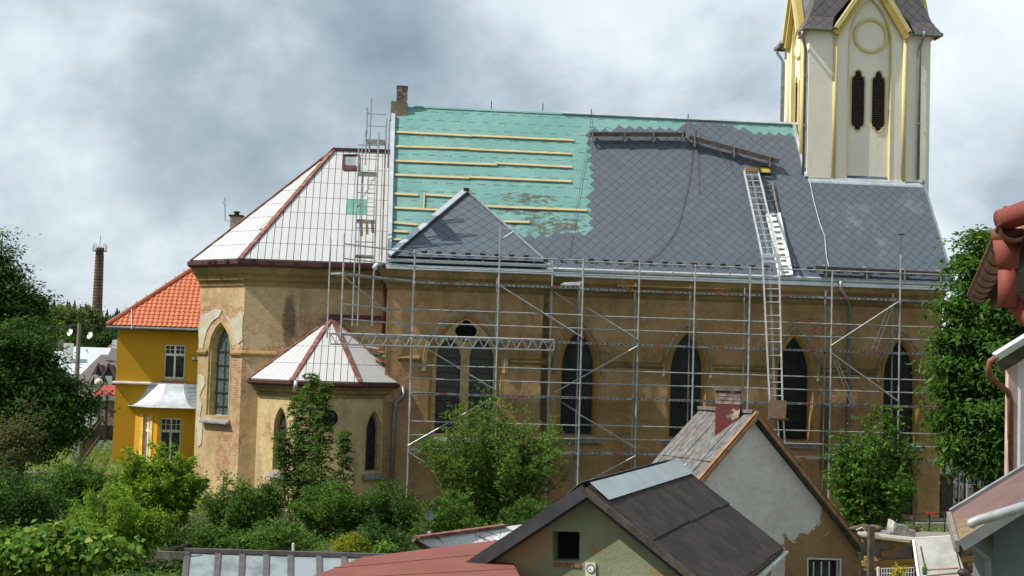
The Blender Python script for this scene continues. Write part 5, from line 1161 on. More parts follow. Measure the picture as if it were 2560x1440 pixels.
MB().tube([a, V(a.x, a.y, top.z), V(a.x+.12, a.y, top.z+.32), V(a.x+.35, a.y, top.z+.42), V(a.x+.55, a.y, top.z+.3), V(a.x+.58, a.y, top.z+.2)], .04, 6).build('pole', M_galv, GL)
gc = V(a.x+.52, a.y, top.z-.02); MB().lathe(gc-V(0, 0, .26), [(.26*math.sin(math.pi*k/8), .26-.26*math.cos(math.pi*k/8)) for k in range(9)], 14).build('globe', simple('cream globe', (.66, .62, .40), rough=.3), GL, smooth=True)
# timber fence
fa, fb = atZ(197, 1178, 0), atZ(262, 1082, 0); FN = thing('timber_fence', 'dark brown upright board fence running back beside the yellow house', 'fence', fa); nbd = 34
for k in range(nbd):
    p = fa.lerp(fb, k/nbd); dd = (fb-fa).normalized(); MB().beam(p, p+V(0, 0, 1.45+random.uniform(-.03, .03)), .18, .03, V(-dd.y, dd.x, 0)).build('board', M_woodd, FN)
for z in (.35, 1.2): MB().beam(fa+V(.04, 0, z), fb+V(.04, 0, z), .05, .08).build('rail', M_woodd, FN)
p = atZ(190, 1180, 0); tag(MB().box(V(p.x, p.y, .7), .2, .16, 1.4).lathe(V(p.x, p.y, 1.4), [(.1, 0), (.09, .06), (.05, .1), (0, .11)], 8).build('fence_post', M_galv, at=p), 'short grey concrete post at the near end of the timber fence', 'post')
pw0, pw1 = atZ(262, 1082, 0), atZ(296, 1078, 0); WFc = thing('picket_fence', 'white low picket fence between the board fence and the yellow house', 'fence', pw0)
for k in range(12): p = pw0.lerp(pw1, k/11); MB().box(p+V(0, 0, .45), .09, .03, .9).build('picket', M_white, WFc)
MB().beam(pw0+V(0, 0, .75), pw1+V(0, 0, .75), .04, .08).build('rail', M_white, WFc)
ra, rb = atD(-30, 1183, 52), atD(186, 1181, 60); RF = thing('pipe_railing', 'low pale pipe railing with green wire mesh crossing the garden edge', 'railing', V(ra.x, ra.y, 0))
MB().tube([ra, rb], .03, 6).build('top_rail', M_galv, RF)
for k in range(5): p = ra.lerp(rb, k/4); MB().tube([V(p.x, p.y, 0), p], .025, 6).build('post', M_galv, RF)
# brick stack
sb_ = atD(237, 900, 350); z1_ = atD(245, 618, 350).z; xb = sb_.x; xt_ = atD(245, 625, 350).x
ST = thing('factory_chimney', 'tall tapering brown brick factory chimney beyond the trees', 'factory chimney', V(xb, sb_.y, 0))
M_stack = simple('sooty stack brick', (.17, .10, .07), (.10, .065, .05), .8, .95, bumps=.4, bscale=6)
MB().lathe(V(xb, sb_.y, 0), [(1.5, 0), (1.05, z1_*.93), (.95, z1_-1.0), (1.15, z1_-.9), (1.15, z1_-.2), (1.0, z1_), (.7, z1_)], 16).build('shaft', M_stack, ST)
for k in range(22): z = z1_*.42+k*z1_*.025; rr_ = 1.5-.45*z/(z1_*.93)+.03; MB().lathe(V(xb, sb_.y, z), [(rr_, 0), (rr_+.03, .02), (rr_+.03, .1), (rr_, .12)], 16).build('iron_band', M_iron, ST)
MB().lathe(V(xb, sb_.y, z1_-1.0), [(1.2, 0), (1.75, .05), (1.75, .15), (1.2, .2)], 16).build('gallery', M_iron, ST)
for k in range(8): aa = k*math.pi/4; MB().tube([V(xb+1.7*math.cos(aa), sb_.y+1.7*math.sin(aa), z1_-.9), V(xb+1.7*math.cos(aa), sb_.y+1.7*math.sin(aa), z1_+.5+.6*(k % 2))], .08, 5).build('antenna', M_iron, ST)
MB().tube([V(xb, sb_.y, z1_), V(xb, sb_.y, z1_+3)], .07, 5).build('lightning_rod', M_rope, ST)

# ================================================================== RIGHT SIDE BUILDINGS
M_redg = simple('brick red painted metal', (.23, .048, .036), (.165, .04, .032), 5, .68, .0, spec=.3, bumps=.15)
M_redi = simple('rusty gutter underside', (.20, .085, .055), (.14, .05, .035), 9, .7)
GA = atD(2444, 738, 11.7); GB = GA+(atD(2523, 588, 7.7)-GA)*1.12; EV = thing('neighbour_eaves', 'brick red half round gutter with fat downpipe on a close neighbouring eave', 'eaves', GA)
ax = (GB-GA).normalized(); sd = ax.cross(V(0, 0, 1)).normalized(); upv = sd.cross(ax)
def half(p, r): return [p+(sd*math.cos(t)+upv*math.sin(t))*r for t in [math.pi*(1+k/10) for k in range(11)]]
b = MB(); b.loft([half(GA, .075), half(GB, .075)], False); b.loft([half(GA, .069), half(GB, .069)], False); b.poly(half(GA, .075)); gtr = b.build('gutter', M_redi, EV, smooth=True)
MB().tube([GA+sd*.078, GB+sd*.078], .01, 6).tube([GA-sd*.078, GB-sd*.078], .01, 6).build('gutter_bead', M_redi, EV)
for k in range(9):
    p = GA.lerp(GB, (k+.15)/9); MB().tube(half(p, .079), .006, 4).build('gutter_strap', M_iron, EV)
MB().tube([atD(2494, 553, 7.5), atD(2500, 552, 7.5), atD(2520, 546, 7.45), atD(2580, 525, 7.3), atD(2700, 480, 7)], [.05, .06, .062, .062, .062], 16).build('upper_pipe', M_redg, EV, smooth=True)
MB().tube([atD(2519, 545, 7.45), atD(2523, 544, 7.45)], .066, 16).build('pipe_joint', M_redg, EV)
MB().tube([atD(2518, 572, 7.55), atD(2518, 606, 7.55)], [.085, .083], 16).build('outlet_collar', M_redi, EV, smooth=True)
MB().tube([atD(2517, 600, 7.5), atD(2518, 640, 7.5), atD(2519, 672, 7.5)], [.072, .062, .052], 16).build('outlet_funnel', M_redg, EV, smooth=True)
MB().tube([atD(2519, 668, 7.5), atD(2518, 768, 7.5)], .049, 16).build('downpipe', M_redg, EV, smooth=True)
MB().tube([atD(2524, 745, 7.55), atD(2560, 788, 7.5), atD(2680, 900, 7.3)], .045, 16).build('downpipe_elbow', M_redg, EV, smooth=True)
rb0, rb1 = GA+sd*.05+V(0, 0, .08), GB+sd*.05+V(0, 0, .08)
if (rb0-CC_ if False else rb0-Vector(CC)).dot(Vector(CR)) < (GA-Vector(CC)).dot(Vector(CR)): sd = -sd
MB().prism([GA+sd*.07+V(0, 0, .02), GB+sd*.07+V(0, 0, .02), GB+sd*.9+V(0, 0, .45), GA+sd*.9+V(0, 0, .45)], (0, 0, .05)).build('roof_tiles', M_tileo, EV)
MB().beam(GA+sd*.12+V(0, 0, -.04), GB+sd*.12+V(0, 0, -.04), .03, .16).build('fascia', M_woodd, EV)
MB().prism([GA+sd*.13+V(0, 0, -.1), GB+sd*.13+V(0, 0, -.1), GB+sd*.6+V(0, 0, -.1), GA+sd*.6+V(0, 0, -.1)], (0, 0, .03)).build('soffit', M_woodd, EV)
wA, wB = GA+sd*.6, GB+sd*.6
MB().prism([V(wA.x, wA.y, 0), V(wB.x, wB.y, 0), V(wB.x+sd.x, wB.y+sd.y, 0), V(wA.x+sd.x, wA.y+sd.y, 0)], (0, 0, GA.z-.1)).build('wall', M_whitep, EV)
# white house with brown downpipe
cW = atD(2534, 1000, 20); dW = 7.0; zW = atD(2534, 872, 20).z
WH = thing('white_house', 'white plastered house corner with rusty brown downpipe beside the chestnut tree', 'house', V(cW.x, cW.y, 0))
MB().prism([V(cW.x, cW.y, 0), V(cW.x+6, cW.y-1.5, 0), V(cW.x+9, cW.y+4.5, 0), V(cW.x+3.1, cW.y+6, 0)], (0, 0, zW)).build('wall', M_whitep, WH)
p = atD(2527, 1000, 19.9); MB().box(V(p.x, p.y-.02, zW/2), .14, .1, zW-.01).build('corner_pilaster', simple('pinkish pilaster', (.50, .38, .33), rough=.9), WH)
ra_, rb_ = atD(2487, 893, 19.4), atD(2700, 762, 19.6); MB().beam(ra_, rb_, .09, .10, (0, -.3, 1)).build('verge_flashing', M_zinc, WH)
MB().prism([ra_+V(0, .05, .0), rb_+V(0, .05, 0), rb_+V(3.6, 6, 0), ra_+V(3.6, 6, 0)], (0, 0, .08)).build('roof', M_redg, WH); MB().beam(ra_+V(.1, .1, -.14), rb_+V(.1, .1, -.14), .05, .16).build('verge_board', M_woodd, WH)
MB().prism([V(cW.x, cW.y, zW), V(cW.x+6, cW.y-1.5, zW), rb_+V(0, .3, -.1)], (2.6, 5, 0)).build('gable_fill', M_whitep, WH)
MB().tube([atD(2494, 893, 19.4), atD(2474, 903, 19.4), atD(2471, 925, 19.4), atD(2478, 945, 19.5), atD(2520, 980, 19.75), atD(2526, 1000, 19.8), atD(2526, 1200, 19.8)], .042, 8).build('downpipe', M_redi, WH, smooth=True)
# low pink roofed outbuilding
Q = [atD(2378, 1283, 16.6), atD(2620, 1136, 16.9), atD(2640, 1205, 14.7), atD(2399, 1356, 14.8)]
OB = thing('outbuilding', 'outbuilding with mossy dusty pink roof and pale galvanised pipe along its eave', 'shed', V(Q[3].x+.6, Q[3].y, 0))
t_ = NT('dusty pink roof'); _c = t_.mix(t_.ramp(t_.noise(2, 7), .35, .7), (.145, .088, .084), (.115, .07, .068)); _c = t_.mix(t_.ramp(t_.math('ADD', t_.noise(8, 8, .75), t_.math('MULTIPLY', blob(t_, [(Q[3].x+.15, Q[3].z+.1, .55, .5)]), .2)), .62, .72), _c, (.20, .15, .06)); t_.bump(t_.noise(30, 5), .5, .02); M_pink = t_.fin(_c, .9)
MB().prism(Q, (0, 0, -.05)).build('roof', M_pink, OB)
MB().beam(Q[0]+V(0, .02, .02), Q[1]+V(0, .02, .02), .05, .05).build('ridge_flashing', M_zincd, OB)
MB().beam(Q[3]+V(0, -.03, -.03), Q[2]+V(0, -.03, -.03), .04, .12).build('fascia', M_pipe, OB)
MB().beam(Q[0]+V(-.03, 0, -.04), Q[3]+V(-.03, 0, -.04), .05, .12).build('verge', M_woodg, OB)
MB().tube([atD(2425, 1318, 14.5), atD(2428, 1308, 14.5), atD(2445, 1301, 14.5), atD(2640, 1243, 14.4)], .052, 10).build('eave_pipe', M_galv, OB, smooth=True)
wq0, wq1 = atD(2484, 1400, 15.1), atD(2640, 1400, 14.9)
MB().prism([V(wq0.x, wq0.y, 0), V(wq1.x, wq1.y, 0), V(wq1.x, wq1.y, Q[2].z-.14), V(wq0.x, wq0.y, Q[3].z+.2)], (.3, 1.2, 0)).build('wall', simple('slate blue board', (.13, .155, .17), (.11, .13, .145), 1, .8), OB)
MB().tube([atD(2408, 1356, 14.8), atD(2440, 1378, 14.9), atD(2470, 1398, 15), atD(2476, 1500, 15)], .035, 8).build('downpipe', M_pipe, OB)

# ================================================================== YARD CLUTTER BETWEEN HUT AND OUTBUILDING
D0 = 27.5
gz = lambda p: V(p.x, p.y, 0)
q = [atD(2140, 1322, 28.5), atD(2400, 1332, 28.5), atD(2396, 1352, 26.8), atD(2150, 1338, 26.8)]
CP = thing('lumber_shelter', 'low open lumber shelter with sagging board roof between hut and outbuilding', 'shelter', gz(q[3]))
MB().prism(q, (0, 0, -.03)).build('roof_board', M_woodg, CP)
MB().beam(atD(2146, 1333, 26.6), atD(2282, 1347, 26.6), .05, .05).beam(atD(2282, 1347, 26.6), atD(2400, 1340, 26.6), .05, .04).build('edge_strip', M_white, CP)
MB().beam(atD(2155, 1337, 26.7), atD(2275, 1352, 26.7), .04, .07).build('edge_board', M_wood, CP)
for x, D in ((2178, 26.5), (2290, 28.3), (2395, 28.3)): p = atD(x, 1316, D); MB().beam(gz(p), p, .13, .1, (1, 0, 0)).build('post', M_woodd, CP)
MB().prism([gz(atD(2150, 1400, 29)), gz(atD(2480, 1400, 29)), gz(atD(2480, 1400, 29.2)), gz(atD(2150, 1400, 29.2))], (0, 0, 2.1)).build('back_wall', M_woodd, CP)
for i, (x0, y0, x1, y1, w) in enumerate(((2155, 1352, 2268, 1364, .06), (2205, 1385, 2238, 1376, .14), (2155, 1409, 2290, 1400, .13), (2160, 1420, 2290, 1413, .12), (2400, 1400, 2466, 1392, .12), (2420, 1410, 2466, 1404, .1), (2160, 1395, 2200, 1398, .1))):
    a, b_ = atD(x0, y0, 27.6), atD(x1, y1, 27.5); tag(MB().beam(a, b_, w, w*.7).build('timber', simple('yellowed timber', (.34, .21, .06), (.25, .15, .045), 4, .85, stretch=(.5, 4, 4)) if i == 0 else MATS['yellowed timber'], at=a), ('thin yellowed lath hung just below the shelter roof edge', 'short thick yellowed block lying askew under the shelter', 'long yellowed beam on top of the timber stack by the hut', 'long yellowed beam at the bottom of the timber stack by the hut', 'thick yellowed beam end between leaning panel and outbuilding', 'thin yellowed beam end below the thick one beside the outbuilding', 'short yellowed offcut beside the hut corner under the shelter')[i], 'timber', 'timbers under the shelter')
# tarpaulin bundle and driftwood log on the shelter roof
def lump(name, label, cat, c, rx, ry, rz_, mat, seed, n=14):
    rg = np.random.default_rng(seed); rings = []; ph = rg.uniform(0, 6, 6)
    for i in range(8):
        t = math.pi*(.06+.88*i/7); ring_ = []
        for k in range(n):
            a = 2*math.pi*k/n; m = 1+.16*math.sin(3*a+ph[0])*math.sin(2*t+ph[1])+.1*math.sin(5*a+ph[2]+2*t)
            ring_.append(c+V(rx*math.sin(t)*math.cos(a)*m, ry*math.sin(t)*math.sin(a)*m, -rz_*math.cos(t)*m))
        rings.append(ring_)
    b = MB().loft(rings).poly(rings[0][::-1]).poly(rings[-1]); tag(b.build(name, mat, at=c-V(0, 0, rz_), smooth=True), label, cat)
prof = [(2221, 1343), (2222, 1322), (2226, 1298), (2238, 1308), (2266, 1313), (2270, 1326), (2284, 1325), (2288, 1333), (2284, 1343), (2250, 1346)]
pp_ = [atD(x, y, 27) for x, y in prof]; b = MB(); cc_ = sum(pp_, V(0, 0, 0))/len(pp_)
b.loft([[cc_+(p-cc_)*.86+V(0, -.13, 0) for p in pp_], [p+V(0, -.06, 0) for p in pp_], [p+V(0, .12, 0) for p in pp_], [cc_+(p-cc_)*.8+V(0, .22, 0) for p in pp_]]); b.poly([cc_+(p-cc_)*.86+V(0, -.13, 0) for p in pp_]); b.poly([cc_+(p-cc_)*.8+V(0, .22, 0) for p in pp_][::-1])
tag(b.build('tarpaulin_bundle', simple('grey canvas', (.38, .36, .33), (.17, .16, .15), 7, .95, bumps=.9, bscale=12), at=pp_[0], smooth=True), 'crumpled grey canvas bundle shaped like a boot on the shelter roof', 'tarpaulin')
lump('log', 'brown log lying on the lumber shelter roof beside the canvas bundle', 'log', atD(2168, 1322, 27.9), .34, .12, .08, simple('bark', (.12, .085, .05), (.06, .045, .035), 6, .95, bumps=.6), 5)
MB_t = [atD(2140, 1325, 26.7), atD(2155, 1318, 26.7), atD(2165, 1328, 26.7), atD(2150, 1334, 26.7), atD(2144, 1329, 26.7)]
tag(MB().tube(MB_t, .008, 5).build('white_wire', M_white, at=MB_t[0]), 'loose loop of white wire on the shelter roof by the hut', 'wire')
# pale panel leaning
P_ = [atD(2282, 1350, 26), atD(2380, 1344, 26), atD(2424, 1460, 25.2), atD(2298, 1464, 25.2)]
PN = thing('leaning_panel', 'large pale grey panel leaning in front of the lumber shelter', 'panel', gz(P_[3]))
MB().prism(P_, (0, .04, 0)).build('sheet', simple('pale fibre panel', (.34, .34, .315), (.26, .26, .245), 3, .85), PN)
for x0, y0, x1, y1 in ((2316, 1425, 2396, 1420), (2302, 1366, 2314, 1424), (2388, 1362, 2404, 1432), (2316, 1440, 2402, 1432)): MB().tube([atD(x0, y0, 25.2), atD(x1, y1, 25.2)], .015, 5).build('frame_bar', M_rust, PN)
MB().beam(P_[0]+V(0, -.02, 0), P_[3]+V(0, -.02, 0), .04, .03).build('edge_trim', M_white, PN)
p = atD(2312, 1420, 24.8); tag(MB().lathe(p-V(0, 0, .12), [(.03, 0), (.045, .02), (.045, .12), (.02, .16), (.02, .2), (0, .2)], 10).build('bottle', simple('green bottle glass', (.06, .09, .03), rough=.15), at=p-V(0, 0, .12)), 'green bottle hanging in front of the pale panel', 'bottle')
# wire cage
cA = atD(2204, 1421, 25.6); cB = atD(2285, 1419, 25.6); CG = thing('wire_cage', 'square mesh wire cage standing beside the hut corner', 'cage', gz(cA))
for k in range(13): p = cA.lerp(cB, k/12); MB().tube([p, p-V(0, 0, .7)], .006, 4).build('wire', M_white, CG)
for k in range(7): MB().tube([cA-V(0, 0, .09*k), cB-V(0, 0, .09*k)], .006, 4).build('wire', M_white, CG)
MB().beam(atD(2195, 1418, 25.7), atD(2196, 1460, 25.7), .04, .04, (1, 0, 0)).build('post', M_white, CG)
a, b_ = atD(2412, 1352, 24), atD(2482, 1358, 24.4); tag(MB().prism([a, b_, b_+V(.1, .9, .05), a+V(.1, .9, .05)], (0, 0, .05)).build('white_sheet', M_white, at=a), 'white sheet lying behind the outbuilding downpipe', 'sheet')
for i, (x, y, m, l) in enumerate(((2458, 1412, M_white, 'white plastic canister in the scrap heap under the outbuilding eave'), (2440, 1440, M_redg, 'red plastic lid in the scrap heap under the outbuilding eave'), (2408, 1432, M_iron, 'dark metal pan in the scrap heap beside the leaning panel'))):
    lump('scrap_item', l, 'scrap', atD(x, y, 23.5), .09, .08, .07, m, 20+i, 10)
# path railing behind
ra, rb = atD(2285, 1283, 40), atD(2400, 1283, 40); RL2 = thing('yard_railing', 'low dark railing with a red reflector below the apple tree', 'railing', gz(ra))
for dz in (0, -.28, -.55): MB().tube([ra+V(0, 0, dz), rb+V(0, 0, dz)], .02, 5).build('rail', M_galv if dz else M_iron, RL2)
for k in range(4): p = ra.lerp(rb, k/3); MB().tube([gz(p), p+V(0, 0, .05)], .025, 5).build('post', M_iron, RL2)
MB().beam(ra.lerp(rb, .25)+V(0, -.03, 0), ra.lerp(rb, .45)+V(0, -.03, 0), .03, .06).build('reflector', M_red, RL2)
# iron gate posts
for x, y0, D, h, lab in ((2396, 1285, 57, None, 'thin black iron gate bar in front of the parked cars'), (2412, 1285, 57, None, 'thin black iron gate bar beside the white car tail lamp')):
    p = atD(x, 1190, D); tag(MB().tube([gz(p), p], .035, 6).build('gate_bar', M_iron, at=gz(p)), lab, 'gate bar')
p = atD(2362, 1192, 54); GP = thing('gate_hedge_post', 'dark ivy covered gate post at the church corner', 'gate post', gz(p)); MB().box(V(p.x, p.y, p.z/2), .5, .45, p.z).box(V(p.x, p.y, p.z+.04), .6, .55, .1).build('pillar', M_woodd, GP)

# ================================================================== CARS
def car(label, P, ang, mat, L=4.1, W=1.7, H=1.45):
    t = thing('parked_car', label, 'car', P, 'cars parked behind the gate'); ca, sa = math.cos(ang), math.sin(ang)
    T = lambda x, y, z: V(P.x+x*ca-y*sa, P.y+x*sa+y*ca, P.z+z)
    sec = [(-L/2, .35, .62), (-L/2, .75, .70), (-L*.47, .95, .74), (-L*.30, 1.0, .78), (L*.18, .98, .80), (L*.30, .92, .79), (L*.47, .80, .70), (L/2, .62, .62), (L/2, .32, .62)]
    rings = [[T(x, -W/2*1.0, .28), T(x, -W/2*1.02, zt*.62), T(x, -W/2*.95, zt), T(x, W/2*.95, zt), T(x, W/2*1.02, zt*.62), T(x, W/2, .28)] for x, zt, _ in sec[1:-1]]
    body = MB().loft(rings).poly(rings[0][::-1]).poly(rings[-1]).build('body', mat, t, smooth=False)
    cab = [(-L*.45, .93, .80), (-L*.36, H-.08, .62), (-L*.2, H, .6), (L*.05, H, .6), (L*.24, .95, .78)]
    r2 = [[T(x, -W/2*.9 if z < 1.1 else -W/2*.74, z-.02), T(x, W/2*.9 if z < 1.1 else W/2*.74, z-.02)] for x, z, _ in cab]
    MB().loft([[T(cab[i][0], s*W/2*(.9 if cab[i][1] < 1.1 else .72), cab[i][1]) for s in (-1, 1)] for i in range(5)], False).build('roof', mat, t)
    for s in (-1, 1): MB().poly([T(x, s*W/2*(.905 if z < 1.1 else .725), z-.03) for x, z, _ in cab]).build('side_glass', M_roomdark, t)
    MB().poly([T(-L*.452, -.62, .97), T(-L*.452, .62, .97), T(-L*.372, .52, H-.12), T(-L*.372, -.52, H-.12)]).build('rear_glass', M_roomdark, t)
    for s in (-1, 1):
        MB().lathe(V(0, 0, 0), [(.0, -.05), (.14, -.05), (.14, .05), (0, .05)], 10)
        c = T(-L*.487, s*W*.38, .78); MB().box(c, .12, .26, .26, ang).build('tail_lamp', M_red, t)
        for x in (-L*.32, L*.32):
            cw = T(x, s*W*.46, .31); axd = T(0, 1, 0)-T(0, 0, 0); w = MB().tube([cw-axd*.1, cw+axd*.1], .31, 14).build('wheel', M_clip, t); MB().tube([cw-axd*.11, cw+axd*.11], .18, 10).build('rim', M_galv, w)
    MB().box(T(-L*.497, 0, .45), .1, W*.95, .18, ang).build('bumper', mat, t)
pc = atZ(2480, 1262, 0); car('white hatchback with round red tail lamp parked behind the gate', V(pc.x+.2, pc.y, 0), math.radians(25), simple('white car paint', (.62, .65, .68), rough=.25, spec=.5))
pc = atZ(2450, 1238, 0); car('dark blue grey car parked behind the white hatchback', V(pc.x+.2, pc.y, 0), math.radians(15), simple('dark car paint', (.03, .04, .055), rough=.2, spec=.5), 4.4, 1.75, 1.6)
#--END-SOLIDS

# ================================================================== VEGETATION
def leaf_mat(name, c, c2, c3=None, trans=.35, big=1.2):
    t = NT(name); c3 = c3 or tuple(min(1, k*1.5) for k in c2)
    col = t.mix(t.rnd(), c, c2)
    col = t.mix(t.ramp(t.rnd(), .86, .97), col, c3)
    col = t.mix(t.math('MULTIPLY', t.ramp(t.noise(big, 3), .4, .65), .3), col, tuple(k*.55 for k in c))
    t.fin(col, .62, 0, .14)
    tr = t.node('ShaderNodeBsdfTranslucent'); t.l.new(t.mix(.4, col, c3), tr.inputs[0])
    ms = t.node('ShaderNodeMixShader'); ms.inputs[0].default_value = trans
    t.l.new(t.b.outputs[0], ms.inputs[1]); t.l.new(tr.outputs[0], ms.inputs[2]); t.l.new(ms.outputs[0], t.out.inputs[0])
    return t.m
L_dark = leaf_mat('dark leaf', (.022, .065, .009), (.04, .105, .014), (.09, .17, .025))
L_mid = leaf_mat('mid leaf', (.045, .115, .013), (.085, .185, .022), (.17, .27, .045))
L_fresh = leaf_mat('fresh leaf', (.10, .21, .012), (.17, .30, .018), (.28, .38, .04))
L_vine = leaf_mat('vine leaf', (.08, .18, .02), (.14, .26, .032), (.28, .33, .06))
L_wil = leaf_mat('willow leaf', (.07, .15, .017), (.125, .22, .03), (.22, .30, .06))
L_thuja = leaf_mat('golden thuja', (.15, .20, .010), (.26, .29, .015), (.36, .34, .03))
L_chest = leaf_mat('chestnut leaf', (.028, .08, .01), (.065, .15, .017), (.13, .23, .032))
L_far = leaf_mat('far crown leaf', (.06, .10, .022), (.11, .155, .036), (.2, .22, .07))
M_bark = simple('bark grey brown', (.10, .08, .06), (.06, .05, .038), 6, .95, bumps=.6)
def leaves(P, size, asp, rng, up=.45, droop=0., out=None, dirs=None):
    n = len(P); nr = rng.normal(size=(n, 3)); nr[:, 2] = np.abs(nr[:, 2])+up
    if out is not None: nr += out*.8
    nr /= np.linalg.norm(nr, axis=1)[:, None]
    d = rng.normal(size=(n, 3)) if dirs is None else dirs + rng.normal(size=(n, 3))*.35
    d[:, 2] -= droop
    d -= nr*np.sum(d*nr, axis=1)[:, None]; d /= np.linalg.norm(d, axis=1)[:, None]+1e-9
    s = np.cross(nr, d); L = size*rng.uniform(.6, 1.35, n)[:, None]; W = L*asp
    a = P; m1 = P+d*L*.42+s*W*.5+nr*L*.06; tip = P+d*L-nr*L*(.1+.1*droop); m2 = P+d*L*.42-s*W*.5+nr*L*.06
    return np.stack([a, m1, tip, m2], 1).reshape(-1, 3)
def leaf_obj(name, Vt, mat, parent):
    n = len(Vt)//4; me = bpy.data.meshes.new(name); off = np.array(WL[parent.name]); co = (Vt-off).astype(np.float32)
    me.vertices.add(len(co)); me.vertices.foreach_set('co', co.ravel()); me.loops.add(n*4); me.loops.foreach_set('vertex_index', np.arange(n*4, dtype=np.int32))
    me.polygons.add(n); me.polygons.foreach_set('loop_start', np.arange(0, n*4, 4, dtype=np.int32)); me.polygons.foreach_set('loop_total', np.full(n, 4, np.int32)); me.update(calc_edges=True); me.materials.append(mat)
    o = bpy.data.objects.new(name, me); COL.objects.link(o); o.parent = parent; WL[o.name] = WL[parent.name]; return o
def crown_pts(c, r, nclump, per, cr, rng, hollow=.45, flat=.75, lump=.25):
    c = np.array(c); r = np.array(r); d = rng.normal(size=(nclump, 3)); d /= np.linalg.norm(d, axis=1)[:, None]
    k = rng.normal(size=(5, 3)); m = 1+lump*np.sin(d@k.T*2.0+rng.uniform(0, 6, 5)).mean(1)*1.8
    rad = (hollow+(1-hollow)*rng.uniform(0, 1, nclump)**.6)*m
    cc = c+d*r*rad[:, None]
    P = np.repeat(cc, per, 0); g = rng.normal(size=(nclump*per, 3))*cr; g[:, 2] *= flat
    sc_ = np.repeat(rng.uniform(.6, 1.3, nclump), per)[:, None]; P = P+g*sc_
    out = np.repeat(d, per, 0)
    return P, out, cc
def plant(name, label, cat, px, py, D, r, nclump, per, cr, leaf, asp, mat, seed, base=None, trunk=.1, stems=1, droop=0., hollow=.45, group=None, lobes=None, up=.45, ground=0., lump=.25, crown='crown', flat=.75):
    rng = np.random.default_rng(seed); c = atD(px, py, D); g = V(c.x, c.y, ground) if base is None else V(*base)
    t = thing(name, label, cat, g, group); allv = []; tips = []
    for (dx, dy, dz, k) in (lobes or [(0, 0, 0, 1)]):
        cc0 = (c.x+dx, c.y+dy, c.z+dz); P, out, cc = crown_pts(cc0, [q*k for q in r], max(3, int(nclump*k*k)), per, cr, rng, hollow, flat, lump=lump)
        if True:
            kk = P[:, 2] > ground+.03; P, out = P[kk], out[kk]
        allv.append(leaves(P, leaf, asp, rng, up, droop, out)); tips += list(cc[rng.choice(len(cc), min(len(cc), 14), False)])
    leaf_obj(crown, np.concatenate(allv), mat, t)
    b = MB()
    for s in range(stems):
        j = V(*(rng.normal(size=3)*trunk*(2.5 if stems > 1 else .5))); j.z = 0
        top = V(c.x, c.y, max(g.z+.3, c.z-r[2]*.15))+j*(3 if stems > 1 else 1); mid = g.lerp(top, .5)+V(*(rng.normal(size=3)*trunk*.5))
        b.tube([g+j, mid, top], [trunk, trunk*.75, trunk*.45], 7)
        for q in tips[s::stems]:
            q = Vector(q); st = (g+j).lerp(top, rng.uniform(.45, 1)); b.tube([st, st.lerp(q, .5)+V(0, 0, .05), q], [trunk*.32, trunk*.2, trunk*.06], 5, False)
    b.build('trunk', M_bark, t); return t
def shoot_bush(name, label, cat, px, py_top, D, rx, H, nst, ntw, nlf, leaf, asp, mat, seed, up=.3, droop=.0, group=None, fill=0, ry=None, twl=.42):
    """many upright shoots from one stool, each with leafy side twigs; ragged top"""
    rng = np.random.default_rng(seed); c = atD(px, py_top, D); g = V(c.x, c.y, 0); H = max(.6, c.z) if H is None else H; ry = ry or rx*.8
    t = thing(name, label, cat, g, group); b = MB(); P = []; Dr = []
    for s in range(nst):
        a = rng.uniform(0, 2*math.pi); rr = math.sqrt(rng.uniform(0, 1)); ex = np.array([rx*rr*math.cos(a), ry*rr*math.sin(a), 0]); h = H*(1-.42*rr**2)*rng.uniform(.72, 1.06)
        st = np.array([c.x, c.y, 0])+ex*.35; f = lambda q: st+ex*.65*q**1.4+np.array([0, 0, h*q])+np.array([math.sin(q*5+s), math.cos(q*4+s), 0])*.03
        b.tube([Vector(f(q)) for q in (0, .35, .7, 1)], [.022, .016, .01, .004], 4, False)
        qs = rng.uniform(.12, 1, ntw)**.85
        for q in qs:
            p0 = f(q); az = rng.uniform(0, 2*math.pi); L = twl*rng.uniform(.5, 1.2)*(1.15-.6*q); d = np.array([math.cos(az), math.sin(az), rng.uniform(.1, 1.0)-droop*.6]); d /= np.linalg.norm(d)
            tt = rng.uniform(.15, 1.05, nlf); pts = p0+d*(L*tt)[:, None]+rng.normal(size=(nlf, 3))*.025+np.array([0, 0, -1])*(droop*.25*L*tt**2)[:, None]
            P.append(pts); Dr.append(np.repeat([d], nlf, 0))
            if rng.uniform() < .3: b.tube([Vector(p0), Vector(p0+d*L)], [.006, .002], 3, False)
        pts = np.array([f(q) for q in np.linspace(.55, 1.02, 10)])+rng.normal(size=(10, 3))*.03; P.append(pts); Dr.append(np.repeat([[0, 0, 1.]], 10, 0)+rng.normal(size=(10, 3))*.7)
    P = np.concatenate(P); Dr = np.concatenate(Dr); k = P[:, 2] > .03
    leaf_obj('crown', leaves(P[k], leaf, asp, rng, up, droop, None, Dr[k]), mat, t); b.build('stems', M_bark, t); return t
